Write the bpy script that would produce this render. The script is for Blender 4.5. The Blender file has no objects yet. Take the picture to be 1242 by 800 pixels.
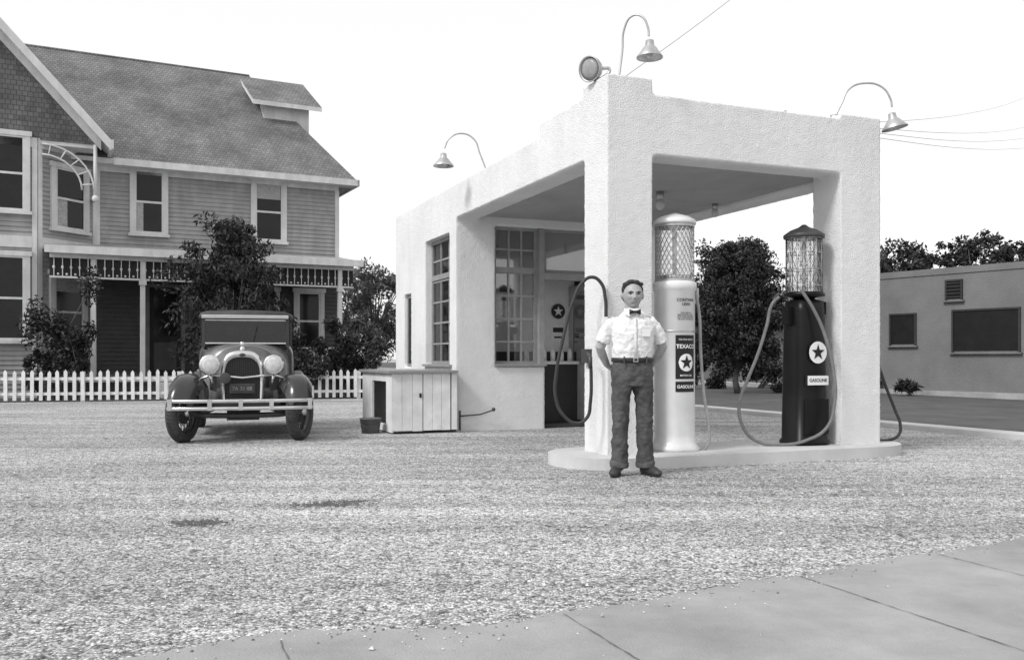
import bpy, math, random
import numpy as np
from mathutils import Vector, Matrix
import bmesh
random.seed(3); rng=np.random.default_rng(3)
SC=bpy.context.scene
F=1104.0; H=1.05; HY=434.0; CX=621.0
SA=math.atan2(.378,.926)

def P(px,py,Y): return (( px-CX)/F*Y, Y, H+(HY-py)*Y/F)
class Frame:
    def __init__(s,ox,oy,a): s.ox=ox;s.oy=oy;s.a=a;s.c=math.cos(a);s.s=math.sin(a)
    def w(s,x,y,z=0): return (s.ox+x*s.c-y*s.s, s.oy+x*s.s+y*s.c, z)
    def x(s,px,ly):
        k=(px-CX)/F
        return (k*(s.oy+ly*s.c)-s.ox+ly*s.s)/(s.c-k*s.s)
    def z(s,py,lx,ly): return H+(HY-py)*(s.oy+lx*s.s+ly*s.c)/F
    def inv(s,X,Y):
        dx=X-s.ox;dy=Y-s.oy
        return (dx*s.c+dy*s.s,-dx*s.s+dy*s.c)

# ---------------------------------------------------------------- materials
def nt(name):
    m=bpy.data.materials.new(name); m.use_nodes=True
    n=m.node_tree; b=n.nodes['Principled BSDF']; return m,n,b
def mat(name,v,rough=.7,var=.25,scale=4.0,bump=0.0,bscale=60.0,metal=0.0,detail=6,spec=.4,warm=1.0,bdist=.01,streak=0):
    m,n,b=nt(name)
    tc=n.nodes.new('ShaderNodeTexCoord')
    no=n.nodes.new('ShaderNodeTexNoise'); no.inputs['Scale'].default_value=scale; no.inputs['Detail'].default_value=detail
    no.inputs['Roughness'].default_value=.65
    n.links.new(tc.outputs['Object'],no.inputs['Vector'])
    mr=n.nodes.new('ShaderNodeMapRange'); mr.inputs['From Min'].default_value=.3; mr.inputs['From Max'].default_value=.7
    mr.inputs['To Min'].default_value=v*(1-var); mr.inputs['To Max'].default_value=min(.95,v*(1+var))
    n.links.new(no.outputs['Fac'],mr.inputs['Value'])
    out=mr.outputs['Result']
    if streak:
        mp=n.nodes.new('ShaderNodeMapping'); mp.inputs['Scale'].default_value=(3,3,.5); n.links.new(tc.outputs['Object'],mp.inputs[0])
        n2=n.nodes.new('ShaderNodeTexNoise'); n2.inputs['Scale'].default_value=1.6; n2.inputs['Detail'].default_value=7; n.links.new(mp.outputs[0],n2.inputs['Vector'])
        m2=n.nodes.new('ShaderNodeMapRange'); m2.inputs['From Min'].default_value=.35; m2.inputs['From Max'].default_value=.65; m2.inputs['To Min'].default_value=1-streak; m2.inputs['To Max'].default_value=1+streak*.4
        n.links.new(n2.outputs['Fac'],m2.inputs['Value'])
        mu=n.nodes.new('ShaderNodeMath'); mu.operation='MULTIPLY'; n.links.new(out,mu.inputs[0]); n.links.new(m2.outputs[0],mu.inputs[1]); out=mu.outputs[0]
    n.links.new(out,b.inputs['Base Color'])
    b.inputs['Roughness'].default_value=rough; b.inputs['Metallic'].default_value=metal
    b.inputs['Specular IOR Level'].default_value=spec
    if bump>0:
        nb=n.nodes.new('ShaderNodeTexNoise'); nb.inputs['Scale'].default_value=bscale; nb.inputs['Detail'].default_value=4
        n.links.new(tc.outputs['Object'],nb.inputs['Vector'])
        bp=n.nodes.new('ShaderNodeBump'); bp.inputs['Strength'].default_value=bump; bp.inputs['Distance'].default_value=bdist
        n.links.new(nb.outputs['Fac'],bp.inputs['Height']); n.links.new(bp.outputs['Normal'],b.inputs['Normal'])
    return m
def glassmat(name,refl=.25,tint=.75,rough=.03):
    m,n,b=nt(name); n.nodes.remove(b)
    t=n.nodes.new('ShaderNodeBsdfTransparent'); t.inputs[0].default_value=(tint,tint,tint,1)
    g=n.nodes.new('ShaderNodeBsdfGlossy'); g.inputs[0].default_value=(.9,.9,.9,1); g.inputs['Roughness'].default_value=rough
    mx=n.nodes.new('ShaderNodeMixShader'); mx.inputs[0].default_value=refl
    n.links.new(t.outputs[0],mx.inputs[1]); n.links.new(g.outputs[0],mx.inputs[2])
    n.links.new(mx.outputs[0],n.nodes['Material Output'].inputs['Surface']); return m
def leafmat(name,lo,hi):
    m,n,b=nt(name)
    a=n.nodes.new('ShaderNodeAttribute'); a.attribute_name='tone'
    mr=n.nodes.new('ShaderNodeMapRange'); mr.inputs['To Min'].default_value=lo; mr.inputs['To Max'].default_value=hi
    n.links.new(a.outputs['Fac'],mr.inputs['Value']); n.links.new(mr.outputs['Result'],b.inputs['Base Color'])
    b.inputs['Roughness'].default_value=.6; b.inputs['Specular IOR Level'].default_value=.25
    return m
def shinglemat(name,v,sx,sz,con=.2):
    m,n,b=nt(name)
    tc=n.nodes.new('ShaderNodeTexCoord'); sp=n.nodes.new('ShaderNodeSeparateXYZ'); cb=n.nodes.new('ShaderNodeCombineXYZ')
    n.links.new(tc.outputs['Object'],sp.inputs[0])
    n.links.new(sp.outputs['X'],cb.inputs['X']); n.links.new(sp.outputs['Z'],cb.inputs['Y'])
    br=n.nodes.new('ShaderNodeTexBrick'); br.inputs['Scale'].default_value=1
    br.inputs['Brick Width'].default_value=sx; br.inputs['Row Height'].default_value=sz; br.inputs['Mortar Size'].default_value=.009
    br.inputs['Color1'].default_value=(v*(1-con),)*3+(1,); br.inputs['Color2'].default_value=(v*(1+con),)*3+(1,); br.inputs['Mortar'].default_value=(v*.5,)*3+(1,)
    n.links.new(cb.outputs[0],br.inputs['Vector'])
    no=n.nodes.new('ShaderNodeTexNoise'); no.inputs['Scale'].default_value=.9; no.inputs['Detail'].default_value=9; no.inputs['Roughness'].default_value=.7
    n.links.new(tc.outputs['Object'],no.inputs['Vector'])
    mr=n.nodes.new('ShaderNodeMapRange'); mr.inputs['From Min'].default_value=.3; mr.inputs['From Max'].default_value=.7; mr.inputs['To Min'].default_value=.6; mr.inputs['To Max'].default_value=1.4
    n.links.new(no.outputs['Fac'],mr.inputs['Value'])
    mx=n.nodes.new('ShaderNodeVectorMath'); mx.operation='MULTIPLY'
    n.links.new(br.outputs['Color'],mx.inputs[0]); n.links.new(mr.outputs[0],mx.inputs[1]); n.links.new(mx.outputs[0],b.inputs['Base Color'])
    b.inputs['Roughness'].default_value=.9
    bp=n.nodes.new('ShaderNodeBump'); bp.inputs['Strength'].default_value=.5; bp.inputs['Distance'].default_value=.015
    n.links.new(br.outputs['Fac'],bp.inputs['Height']); bp.invert=True; n.links.new(bp.outputs['Normal'],b.inputs['Normal'])
    return m
def gravelmat():
    m,n,b=nt('gravel'); L=n.links.new
    tc=n.nodes.new('ShaderNodeTexCoord')
    def noise(s,d=4,stretch=None,rot=0,r=.6):
        no=n.nodes.new('ShaderNodeTexNoise'); no.inputs['Scale'].default_value=s; no.inputs['Detail'].default_value=d; no.inputs['Roughness'].default_value=r
        if stretch:
            mp=n.nodes.new('ShaderNodeMapping'); mp.inputs['Scale'].default_value=stretch; mp.inputs['Rotation'].default_value=(0,0,rot)
            L(tc.outputs['Object'],mp.inputs[0]); L(mp.outputs[0],no.inputs['Vector'])
        else: L(tc.outputs['Object'],no.inputs['Vector'])
        return no.outputs['Fac']
    def mr(src,a,b_,c,d):
        x=n.nodes.new('ShaderNodeMapRange')
        for k,v in zip(('From Min','From Max','To Min','To Max'),(a,b_,c,d)): x.inputs[k].default_value=v
        L(src,x.inputs['Value']); return x.outputs[0]
    def mul(a,c):
        x=n.nodes.new('ShaderNodeMath'); x.operation='MULTIPLY'; L(a,x.inputs[0]); L(c,x.inputs[1]); return x.outputs[0]
    vo=n.nodes.new('ShaderNodeTexVoronoi'); vo.inputs['Scale'].default_value=72; L(tc.outputs['Object'],vo.inputs['Vector'])
    sx=n.nodes.new('ShaderNodeSeparateColor'); L(vo.outputs['Color'],sx.inputs[0])
    v2=n.nodes.new('ShaderNodeTexVoronoi'); v2.inputs['Scale'].default_value=26; L(tc.outputs['Object'],v2.inputs['Vector'])
    s2=n.nodes.new('ShaderNodeSeparateColor'); L(v2.outputs['Color'],s2.inputs[0])
    cell=mr(sx.outputs[0],0,1,.30,1.38)
    # sparse dark pebbles
    cell2=mr(s2.outputs[1],0,.22,.55,1.05)
    big=mr(noise(.28,5,(1,2.0,1),-.5),.35,.65,.78,1.15)
    tr=mr(noise(1.0,7,(.12,2.2,1),-.38,.7),.35,.65,.72,1.18)
    med=mr(noise(11,7,r=.8),.35,.65,.74,1.18)
    edge=mr(vo.outputs['Distance'],0.0,.75,1.15,.5)
    x=mul(mul(mul(mul(mul(cell,cell2),big),tr),med),edge)
    base=n.nodes.new('ShaderNodeMath'); base.operation='MULTIPLY'; base.inputs[1].default_value=.70; L(x,base.inputs[0])
    cl=n.nodes.new('ShaderNodeClamp'); cl.inputs['Min'].default_value=.04; cl.inputs['Max'].default_value=.85; L(base.outputs[0],cl.inputs[0])
    L(cl.outputs[0],b.inputs['Base Color']); b.inputs['Roughness'].default_value=.95; b.inputs['Specular IOR Level'].default_value=.15
    bp=n.nodes.new('ShaderNodeBump'); bp.invert=True; bp.inputs['Strength'].default_value=.7; bp.inputs['Distance'].default_value=.01
    L(vo.outputs['Distance'],bp.inputs['Height'])
    b2=n.nodes.new('ShaderNodeBump'); b2.inputs['Strength'].default_value=.6; b2.inputs['Distance'].default_value=.035
    L(noise(6,8,r=.7),b2.inputs['Height']); L(bp.outputs[0],b2.inputs['Normal']); L(b2.outputs[0],b.inputs['Normal'])
    return m

M=dict(
 stucco=mat('white_stucco',.74,.9,.07,1.2,1.0,70,bdist=.014,streak=.035),
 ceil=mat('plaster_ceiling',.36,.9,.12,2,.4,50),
 woodw=mat('white_painted_wood',.72,.6,.12,5,.1,90,streak=.12),
 woodg=mat('grey_painted_wood',.36,.6,.15,5,.1,90),
 frame=mat('window_frame_paint',.26,.55,.15,6),
 dark=mat('dark_interior',.02,.8,.3,3),
 inner=mat('interior_wall',.75,.8,.1,3),
 dado=mat('dark_dado',.03,.6,.2,3),
 glass=glassmat('window_glass',.15,.75), cyl=glassmat('pump_glass',.2,.9),
 pane=mat('dark_window_pane',.012,.10,.4,2,spec=.3),
 blind=mat('curtain_cloth',.34,.9,.3,14),
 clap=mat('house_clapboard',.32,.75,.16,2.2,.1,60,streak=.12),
 clap_shade=mat('porch_wall_shade',.07,.8,.2,3),  # siding made darker: the porch's shade is put into its colour
 trim=mat('house_trim',.60,.6,.1,3,streak=.12),
 roof=shinglemat('roof_shingles',.165,.12,.09,.15), gsh=shinglemat('gable_shingles',.13,.13,.13,.2),
 pumpw=mat('pump_white_enamel',.70,.28,.08,3,spec=.6,streak=.08), pumpd=mat('pump_dark_enamel',.007,.35,.3,4,spec=.2),
 metal=mat('galvanised_metal',.45,.4,.2,8,metal=.7), dmetal=mat('dark_metal',.05,.45,.3,8),
 hose=mat('hose_rubber',.16,.65,.25,12), hosed=mat('dark_hose_rubber',.035,.6,.2,12), hosel=mat('pale_hose',.30,.7,.25,14),
 black=mat('black_print',.01,.5,.2,5), white=mat('white_print',.8,.5,.04,5),
 conc=mat('concrete',.30,.9,.30,1.1,.5,120,detail=14), concl=mat('light_concrete',.52,.9,.15,1.5,.4,100,detail=10),
 asph=mat('asphalt',.075,.85,.35,1.2,.4,60,detail=10), grass=mat('lawn',.08,.95,.5,3,.8,40,detail=10,bdist=.05),
 joint=mat('joint_dirt',.12,.95,.35,9),
 skin=mat('skin',.33,.5,.16,22,.12,120), hair=mat('hair',.018,.5,.5,40,.5,160), shirt=mat('white_shirt_cloth',.70,.85,.06,6,.2,35,bdist=.01),
 trous=mat('trouser_cloth',.065,.9,.5,6,.3,60), leather=mat('leather',.02,.4,.3,10), boots=mat('boot_leather',.04,.5,.4,14),
 eyew=mat('shaded_eye_white',.36,.3,.03), lips=mat('lips',.13,.5,.1,30),  # eye whites greyed, shadow on the eyes is painted in
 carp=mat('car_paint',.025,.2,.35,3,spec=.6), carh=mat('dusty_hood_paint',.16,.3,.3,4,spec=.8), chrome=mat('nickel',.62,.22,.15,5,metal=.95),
 tyre=mat('tyre_rubber',.05,.85,.4,10,.3,60), top=mat('car_top_fabric',.06,.7,.25,6), topl=mat('car_visor',.42,.6,.1,6), lens=mat('headlight_lens',.55,.12,.2,20,.5,60),
 core=mat('radiator_core',.015,.5,.4,40), cargl=glassmat('car_glass',.05,.45),
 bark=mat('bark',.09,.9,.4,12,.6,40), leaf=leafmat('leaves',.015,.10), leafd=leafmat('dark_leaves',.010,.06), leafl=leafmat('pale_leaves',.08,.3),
 bstuc=mat('grey_stucco',.16,.9,.22,.6,.7,25,detail=14,bdist=.02), wpole=mat('pole_wood',.13,.9,.3,8), wire=mat('wire_metal',.25,.5,.1),
 gravel=gravelmat(), porce=mat('porcelain',.5,.3,.1,5), pail=mat('bucket_metal',.12,.5,.3,9),
)

# ---------------------------------------------------------------- mesh builder
class MB:
    def __init__(s): s.v=[];s.f=[];s.m=[];s.sm=[]
    def add(s,vs,fs,mi=0,sm=False):
        o=len(s.v); s.v+= [tuple(v) for v in vs]
        for f in fs: s.f.append(tuple(i+o for i in f)); s.m.append(mi); s.sm.append(sm)
        return s
    def box(s,x0,x1,y0,y1,z0,z1,mi=0):
        return s.add([(x0,y0,z0),(x1,y0,z0),(x1,y1,z0),(x0,y1,z0),(x0,y0,z1),(x1,y0,z1),(x1,y1,z1),(x0,y1,z1)],
          [(0,3,2,1),(4,5,6,7),(0,1,5,4),(1,2,6,5),(2,3,7,6),(3,0,4,7)],mi)
    def obox(s,p0,p1,o0,o1,z0,z1,mi=0,a=None,b=None):
        dx=p1[0]-p0[0];dy=p1[1]-p0[1];l=math.hypot(dx,dy);dx/=l;dy/=l; nx,ny=dy,-dx
        if a is None:a=0
        if b is None:b=l
        q=lambda t,o,z:(p0[0]+dx*t+nx*o,p0[1]+dy*t+ny*o,z)
        return s.add([q(a,o1,z0),q(b,o1,z0),q(b,o0,z0),q(a,o0,z0),q(a,o1,z1),q(b,o1,z1),q(b,o0,z1),q(a,o0,z1)],
          [(0,3,2,1),(4,5,6,7),(0,1,5,4),(1,2,6,5),(2,3,7,6),(3,0,4,7)],mi)
    def clap(s,p0,p1,z0,z1,pitch=.13,mi=0):
        dx=p1[0]-p0[0];dy=p1[1]-p0[1];l=math.hypot(dx,dy);dx/=l;dy/=l; nx,ny=dy,-dx
        z=z0
        while z<z1-.01:
            t=min(z+pitch,z1)
            q=lambda a,o,zz:(p0[0]+dx*a+nx*o,p0[1]+dy*a+ny*o,zz)
            s.add([q(0,.035,z),q(l,.035,z),q(l,.006,t),q(0,.006,t),q(0,0,z),q(l,0,z)],[(0,1,2,3),(0,4,5,1)],mi)
            z+=pitch
    def tube(s,pts,rad,n=10,mi=0,sm=True,cap=True,ry=None):
        pts=[Vector(p) for p in pts]
        if not hasattr(rad,'__len__'): rad=[rad]*len(pts)
        vs=[];fs=[];up=None
        for i,p in enumerate(pts):
            t=(pts[min(i+1,len(pts)-1)]-pts[max(i-1,0)]).normalized()
            if up is None:
                up=Vector((0,0,1)) if abs(t.z)<.9 else Vector((0,1,0))
            a=t.cross(up).normalized(); b=a.cross(t).normalized(); up=b
            r=rad[i]; r1,r2=(r if hasattr(r,'__len__') else (r,r))
            for k in range(n):
                th=2*math.pi*k/n; vs.append(p+a*(r1*math.cos(th))+b*(r2*math.sin(th)))
        for i in range(len(pts)-1):
            for k in range(n):
                k2=(k+1)%n; fs.append((i*n+k,i*n+k2,(i+1)*n+k2,(i+1)*n+k))
        if cap: fs.append(tuple(range(n))[::-1]); fs.append(tuple((len(pts)-1)*n+k for k in range(n)))
        return s.add(vs,fs,mi,sm)
    def lathe(s,prof,n=24,c=(0,0,0),mi=0,sm=True,M4=None,sx=1,sy=1,a0=0,cap=True):
        vs=[];fs=[]
        for r,z in prof:
            for k in range(n):
                th=2*math.pi*k/n+a0; v=Vector((r*math.cos(th)*sx,r*math.sin(th)*sy,z))
                if M4 is not None: v=M4@v
                vs.append((v[0]+c[0],v[1]+c[1],v[2]+c[2]))
        for i in range(len(prof)-1):
            for k in range(n):
                k2=(k+1)%n; fs.append((i*n+k,i*n+k2,(i+1)*n+k2,(i+1)*n+k))
        if cap: fs.append(tuple(range(n))[::-1]); fs.append(tuple((len(prof)-1)*n+k for k in range(n)))
        return s.add(vs,fs,mi,sm)
    def ell(s,c,r,n=16,m=10,mi=0,rot=None):
        prof=[(math.sin(math.pi*i/m) if 0<i<m else .01,-math.cos(math.pi*i/m)) for i in range(m+1)]
        vs=[];fs=[]
        for a,z in prof:
            for k in range(n):
                th=2*math.pi*k/n; v=Vector((a*math.cos(th)*r[0],a*math.sin(th)*r[1],z*r[2]))
                if rot is not None: v=rot@v
                vs.append((v[0]+c[0],v[1]+c[1],v[2]+c[2]))
        for i in range(m):
            for k in range(n):
                k2=(k+1)%n; fs.append((i*n+k,i*n+k2,(i+1)*n+k2,(i+1)*n+k))
        fs.append(tuple(range(n))[::-1]); fs.append(tuple(m*n+k for k in range(n)))
        return s.add(vs,fs,mi,True)
    def rings(s,rs,n=20,mi=0,e=2.0,sm=True):
        vs=[];fs=[]
        for cx,cy,z,rx,ry in rs:
            for k in range(n):
                th=2*math.pi*k/n; c=math.cos(th);q=math.sin(th)
                vs.append((cx+rx*math.copysign(abs(c)**(2/e),c),cy+ry*math.copysign(abs(q)**(2/e),q),z))
        for i in range(len(rs)-1):
            for k in range(n):
                k2=(k+1)%n; fs.append((i*n+k,i*n+k2,(i+1)*n+k2,(i+1)*n+k))
        fs.append(tuple(range(n))[::-1]); fs.append(tuple((len(rs)-1)*n+k for k in range(n)))
        return s.add(vs,fs,mi,sm)
    def loft(s,secs,mi=0,closed=True,cap=True,sm=True):
        n=len(secs[0]);vs=[p for q in secs for p in q];fs=[]
        for i in range(len(secs)-1):
            for k in range(n if closed else n-1):
                k2=(k+1)%n; fs.append((i*n+k,i*n+k2,(i+1)*n+k2,(i+1)*n+k))
        if cap: fs.append(tuple(range(n))[::-1]); fs.append(tuple((len(secs)-1)*n+k for k in range(n)))
        return s.add(vs,fs,mi,sm)
    def slab(s,pts,th,mi=0,mi2=None):
        n=len(pts); vs=list(pts)+[(p[0],p[1],p[2]-th) for p in pts]
        s.add(vs,[tuple(range(n))],mi)
        return s.add(vs,[tuple(range(n,2*n))[::-1]]+[(i,(i+1)%n,n+(i+1)%n,n+i) for i in range(n)],mi if mi2 is None else mi2)
    def obj(s,name,mats,parent=None,loc=None,rot=0,bevel=0,recalc=True):
        me=bpy.data.meshes.new(name); me.from_pydata(s.v,[],s.f)
        if not isinstance(mats,(list,tuple)): mats=[mats]
        for m in mats: me.materials.append(m)
        me.polygons.foreach_set('material_index',s.m); me.polygons.foreach_set('use_smooth',s.sm)
        if recalc:
            bm=bmesh.new(); bm.from_mesh(me); bmesh.ops.recalc_face_normals(bm,faces=bm.faces); bm.to_mesh(me); bm.free()
        o=bpy.data.objects.new(name,me); SC.collection.objects.link(o)
        if parent: o.parent=parent
        if loc: o.location=loc
        o.rotation_euler[2]=rot
        if bevel:
            b=o.modifiers.new('b','BEVEL'); b.width=bevel; b.segments=2; b.limit_method='ANGLE'
        return o
def empty(name,loc=(0,0,0),rot=0):
    o=bpy.data.objects.new(name,None); SC.collection.objects.link(o); o.location=loc; o.rotation_euler[2]=rot; o.empty_display_size=.1; return o
def curve(name,pts,r,m,parent=None,res=8):
    c=bpy.data.curves.new(name,'CURVE'); c.dimensions='3D'; c.bevel_depth=r; c.bevel_resolution=3; c.resolution_u=res
    s=c.splines.new('BEZIER'); s.bezier_points.add(len(pts)-1)
    for b,p in zip(s.bezier_points,pts): b.co=p; b.handle_left_type=b.handle_right_type='AUTO'
    c.materials.append(m); c.use_fill_caps=True
    o=bpy.data.objects.new(name,c); SC.collection.objects.link(o)
    if parent: o.parent=parent
    return o
def text(name,body,size,m,parent,fn,spacing=1.0,off=.012):
    c=bpy.data.curves.new(name,'FONT'); c.body=body; c.size=size; c.align_x='CENTER'; c.align_y='CENTER'; c.space_character=spacing; c.offset=size*off
    o=bpy.data.objects.new('t',c); SC.collection.objects.link(o)
    dg=bpy.context.evaluated_depsgraph_get(); me=bpy.data.meshes.new_from_object(o.evaluated_get(dg))
    bpy.data.objects.remove(o)
    for v in me.vertices: v.co=Vector(fn(v.co.x,v.co.y))
    me.materials.clear(); me.materials.append(m)
    q=bpy.data.objects.new(name,me); SC.collection.objects.link(q); q.parent=parent; return q
def remesh(o,vox,disp=0,ns=.06,smooth=0):
    r=o.modifiers.new('r','REMESH'); r.mode='VOXEL'; r.voxel_size=vox; r.use_smooth_shade=True
    if smooth:
        s=o.modifiers.new('s','SMOOTH'); s.iterations=smooth; s.factor=.5
    if disp:
        t=bpy.data.textures.new('n','CLOUDS'); t.noise_scale=ns; t.noise_depth=3
        d=o.modifiers.new('d','DISPLACE'); d.texture=t; d.strength=disp; d.mid_level=.5; d.texture_coords='LOCAL'

# ---------------------------------------------------------------- foliage
def leaves(name,clumps,size,m,parent,flat=.0,asp=2.0,drop=0):
    C=[]
    T=[]
    for (c,r,n) in clumps:
        d=rng.normal(size=(n,3)); d/=np.linalg.norm(d,axis=1)[:,None]
        rad=rng.random(n)**.45
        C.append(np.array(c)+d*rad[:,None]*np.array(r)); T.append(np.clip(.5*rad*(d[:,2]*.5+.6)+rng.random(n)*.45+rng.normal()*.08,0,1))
    C=np.concatenate(C);T=np.concatenate(T);n=len(C)
    a=rng.normal(size=(n,3)); a[:,2]-=drop; a/=np.linalg.norm(a,axis=1)[:,None]
    b=rng.normal(size=(n,3)); b=np.cross(a,b); b/=np.linalg.norm(b,axis=1)[:,None]
    s=size*(.6+.8*rng.random(n))[:,None]
    v=np.stack([C-a*s*.5,C+b*s*.5/asp,C+a*s*.5,C-b*s*.5/asp],1).reshape(-1,3)
    v[:,2]=np.maximum(v[:,2],.01)
    f=np.arange(4*n).reshape(-1,4)
    me=bpy.data.meshes.new(name); me.from_pydata(v.tolist(),[],f.tolist()); me.materials.append(m)
    at=me.attributes.new('tone','FLOAT','POINT'); at.data.foreach_set('value',np.repeat(T,4).astype(np.float32))
    o=bpy.data.objects.new(name,me); SC.collection.objects.link(o); o.parent=parent; return o
def tree(name,loc,h,th,cr,n,size,m,seed,cl=22,asp=2.,drop=0,shape=1.0,tr=.12,cone=0,fill=.35,bs=1.0):
    random.seed(seed); e=empty(name,loc); mb=MB(); cl_=[]
    tp=[(0,0,0),(random.uniform(-.1,.1),random.uniform(-.1,.1),th*.5),(random.uniform(-.2,.2)*.6,random.uniform(-.2,.2)*.6,th)]
    mb.tube(tp,[tr,tr*.8,tr*.65],10)
    ch=h-th
    for i in range(cl):
        a=i*2.4+random.uniform(-.4,.4); fz=(i+.5)/cl if i%2 else random.random()
        z=th+ch*(.08+.84*fz); env=math.sqrt(max(.05,1-(abs(fz-.45)/.60)**2))*(1-cone*fz)
        rr=cr*env*random.uniform(fill,.9)*shape
        c=(math.cos(a)*rr,math.sin(a)*rr,z)
        s=random.uniform(.18,.34)*cr*1.1*bs*(1-cone*.5*fz)
        mid=(c[0]*.4,c[1]*.4,th+(z-th)*.55)
        mb.tube([tp[2] if fz<.4 else (tp[2][0]*.9,tp[2][1]*.9,th*.95),mid,c],[tr*.4,tr*.25,.012],6)
        k=int(n/cl)
        for j in range(4):
            q=(c[0]+random.gauss(0,s*.5),c[1]+random.gauss(0,s*.5),c[2]+random.gauss(0,s*.45))
            cl_.append((q,(s*random.uniform(.4,.8),)*2+(s*random.uniform(.35,.7),),max(5,k//4)))
    mb.obj('trunk',M['bark'],e); leaves('foliage',cl_,size,m,e,asp=asp,drop=drop); return e
def bush(name,loc,blobs,size,m,seed,asp=2.,stems=6,drop=0):
    random.seed(seed); e=empty(name,loc); mb=MB(); cl=[]
    for (x,y,z,rx,ry,rz,n) in blobs:
        for j in range(8):
            q=(x+random.gauss(0,rx*.45),y+random.gauss(0,ry*.4),z+random.gauss(0,rz*.42)); s=random.uniform(.25,.55)
            cl.append((q,(rx*s,ry*s,rz*s),n//8))
            mb.tube([(x*.8+random.uniform(-.1,.1),y,0),(x*.9+q[0]*.1,y,max(.05,q[2]*.5)),q],[.02,.014,.006],5)
    mb.obj('stems',M['bark'],e); leaves('foliage',cl,size,m,e,asp=asp,drop=drop); return e

# ================================================================ GROUND
g=MB(); g.add([(-400,-60,0),(400,-60,0),(400,700,0),(-400,700,0)],[(0,1,2,3)]); g.obj('ground',M['gravel'])
ST=Frame(.925,8.8,SA)
def strip(name,u0,u1,v0,v1,z,m,th=0):
    b=MB()
    pts=[ST.w(u0,v0,z),ST.w(u1,v0,z),ST.w(u1,v1,z),ST.w(u0,v1,z)]
    if th: b.slab(pts,th)
    else: b.add(pts,[(0,1,2,3)])
    return b.obj(name,m)
ku,kv=ST.inv(6.79,12.07)
strip('road',ku,ku+9.6,-30,250,.004,M['asph'])
strip('kerb',ku-.42,ku,-2.2,120,.07,M['concl'],.08)
strip('far_kerb',ku+9.6,ku+9.8,-30,120,.13,M['conc'],.13)
strip('far_sidewalk',ku+9.8,ku+10.9,-30,120,.12,M['conc'],.12)
strip('lawn',ku+10.9,ku+60,-30,200,.008,M['grass'])
yb=MB(); yb.add([(-40,12.5,.006),(-12.07,21.66,.006),(-3.88,23.85,.006),(-1,24.6,.006),(-1,90,.006),(-60,90,.006)],[(0,1,2,3,4,5)]); yb.obj('yard_lawn',M['grass'])
edge=[]
ctrl=[(-9,.6),(-4.2,2.3),(-1.59,3.14),(.235,3.74),(2.99,5.28),(6.2,7.25),(12,10.9)]
for i in range(len(ctrl)-1):
    (x0,y0),(x1,y1)=ctrl[i],ctrl[i+1]; k=int(math.hypot(x1-x0,y1-y0)/.02)
    for j in range(k):
        t=j/k; amp=.03 if x0<0 else .014
        edge.append((x0+(x1-x0)*t,y0+(y1-y0)*t+random.gauss(0,amp)*.6+.02*math.sin(t*17+i)+ (.07*math.sin(t*9+i*2) if x0<.2 else .012*math.sin(t*41))))
sw=MB()
n=len(edge); vs=[(x,y,.012) for x,y in edge]+[(x+1.6,y-4.2,.012) for x,y in edge]
sw.add(vs,[(i,i+1,n+i+1,n+i) for i in range(n-1)])
sw.obj('sidewalk',M['conc'],recalc=False)
jn=MB()
def line(a,b,w=.006,z=.016):
    N=60; d=Vector((b[0]-a[0],b[1]-a[1],0)); L=d.length; d.normalize(); nn=Vector((-d.y,d.x,0)); vs=[]
    for k in range(N+1):
        t=k/N; ww=w*.5*random.uniform(.4,1.6); o=random.gauss(0,.0018)
        x=a[0]+(b[0]-a[0])*t+nn.x*o; y=a[1]+(b[1]-a[1])*t+nn.y*o
        vs+=[(x-nn.x*ww,y-nn.y*ww,z),(x+nn.x*ww,y+nn.y*ww,z)]
    jn.add(vs,[(2*k,2*k+2,2*k+3,2*k+1) for k in range(N)])
for a in [(.21,3.69),(1.37,4.33),(2.25,4.82),(3.3,5.42),(4.3,6.03),(-.85,3.34),(-1.9,3.0)]:
    line(a,(a[0]+.38*2.6/1,a[1]-.95*2.6),.0055 if a[0]>0 else .0035)
jn.obj('sidewalk_joints',M['joint'])
# loose gravel stones (one mesh)
N=60000
x=rng.uniform(-6.5,7.5,N); y=2.6+rng.random(N)**1.7*7.5
ex=np.array([e[0] for e in edge]); ey=np.array([e[1] for e in edge])
yy=np.interp(x,ex,ey); keep=(y>yy-.01+rng.exponential(.09,N)*-1)&(np.abs(x)<y*.62+.2)&~((x>-.1)&(y>8.1)&(x<4.9)); x=x[keep];y=y[keep]
s=rng.uniform(.002,.0075,len(x))*(1+ .8*(rng.random(len(x))>.97)); tone=rng.random(len(x))
# two darker scuffed patches of oily stones
for (px,py,rx,ry,k) in [(240,634,.16,.09,650),(395,612,.26,.08,500),(420,608,.2,.05,200)]:
    Y=1159/(py-434); X=(px-CX)/F*Y
    x=np.concatenate([x,X+rng.normal(size=k)*rx*.5]); y=np.concatenate([y,Y+rng.normal(size=k)*ry*.6]); s=np.concatenate([s,rng.uniform(.004,.010,k)]); tone=np.concatenate([tone,rng.random(k)*.12])
N=len(x)
oc=np.array([(1,0,0),(0,1,0),(-1,0,0),(0,-1,0),(0,0,.8),(0,0,-.5)])
th=rng.random(N)*6.28; c,sn=np.cos(th),np.sin(th)
vv=oc[None]*s[:,None,None]*rng.uniform(.6,1.3,(N,6,1)); vx=vv[:,:,0]*c[:,None]-vv[:,:,1]*sn[:,None]+x[:,None]; vy=vv[:,:,0]*sn[:,None]+vv[:,:,1]*c[:,None]+y[:,None]; vz=vv[:,:,2]+s[:,None]*.3+ (y<np.interp(x,ex,ey))[:,None]*.012
V3=np.stack([vx,vy,vz],2).reshape(-1,3)
of=np.array([(0,1,4),(1,2,4),(2,3,4),(3,0,4)]); FF=(of[None]+np.arange(N)[:,None,None]*6).reshape(-1,3)
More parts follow.
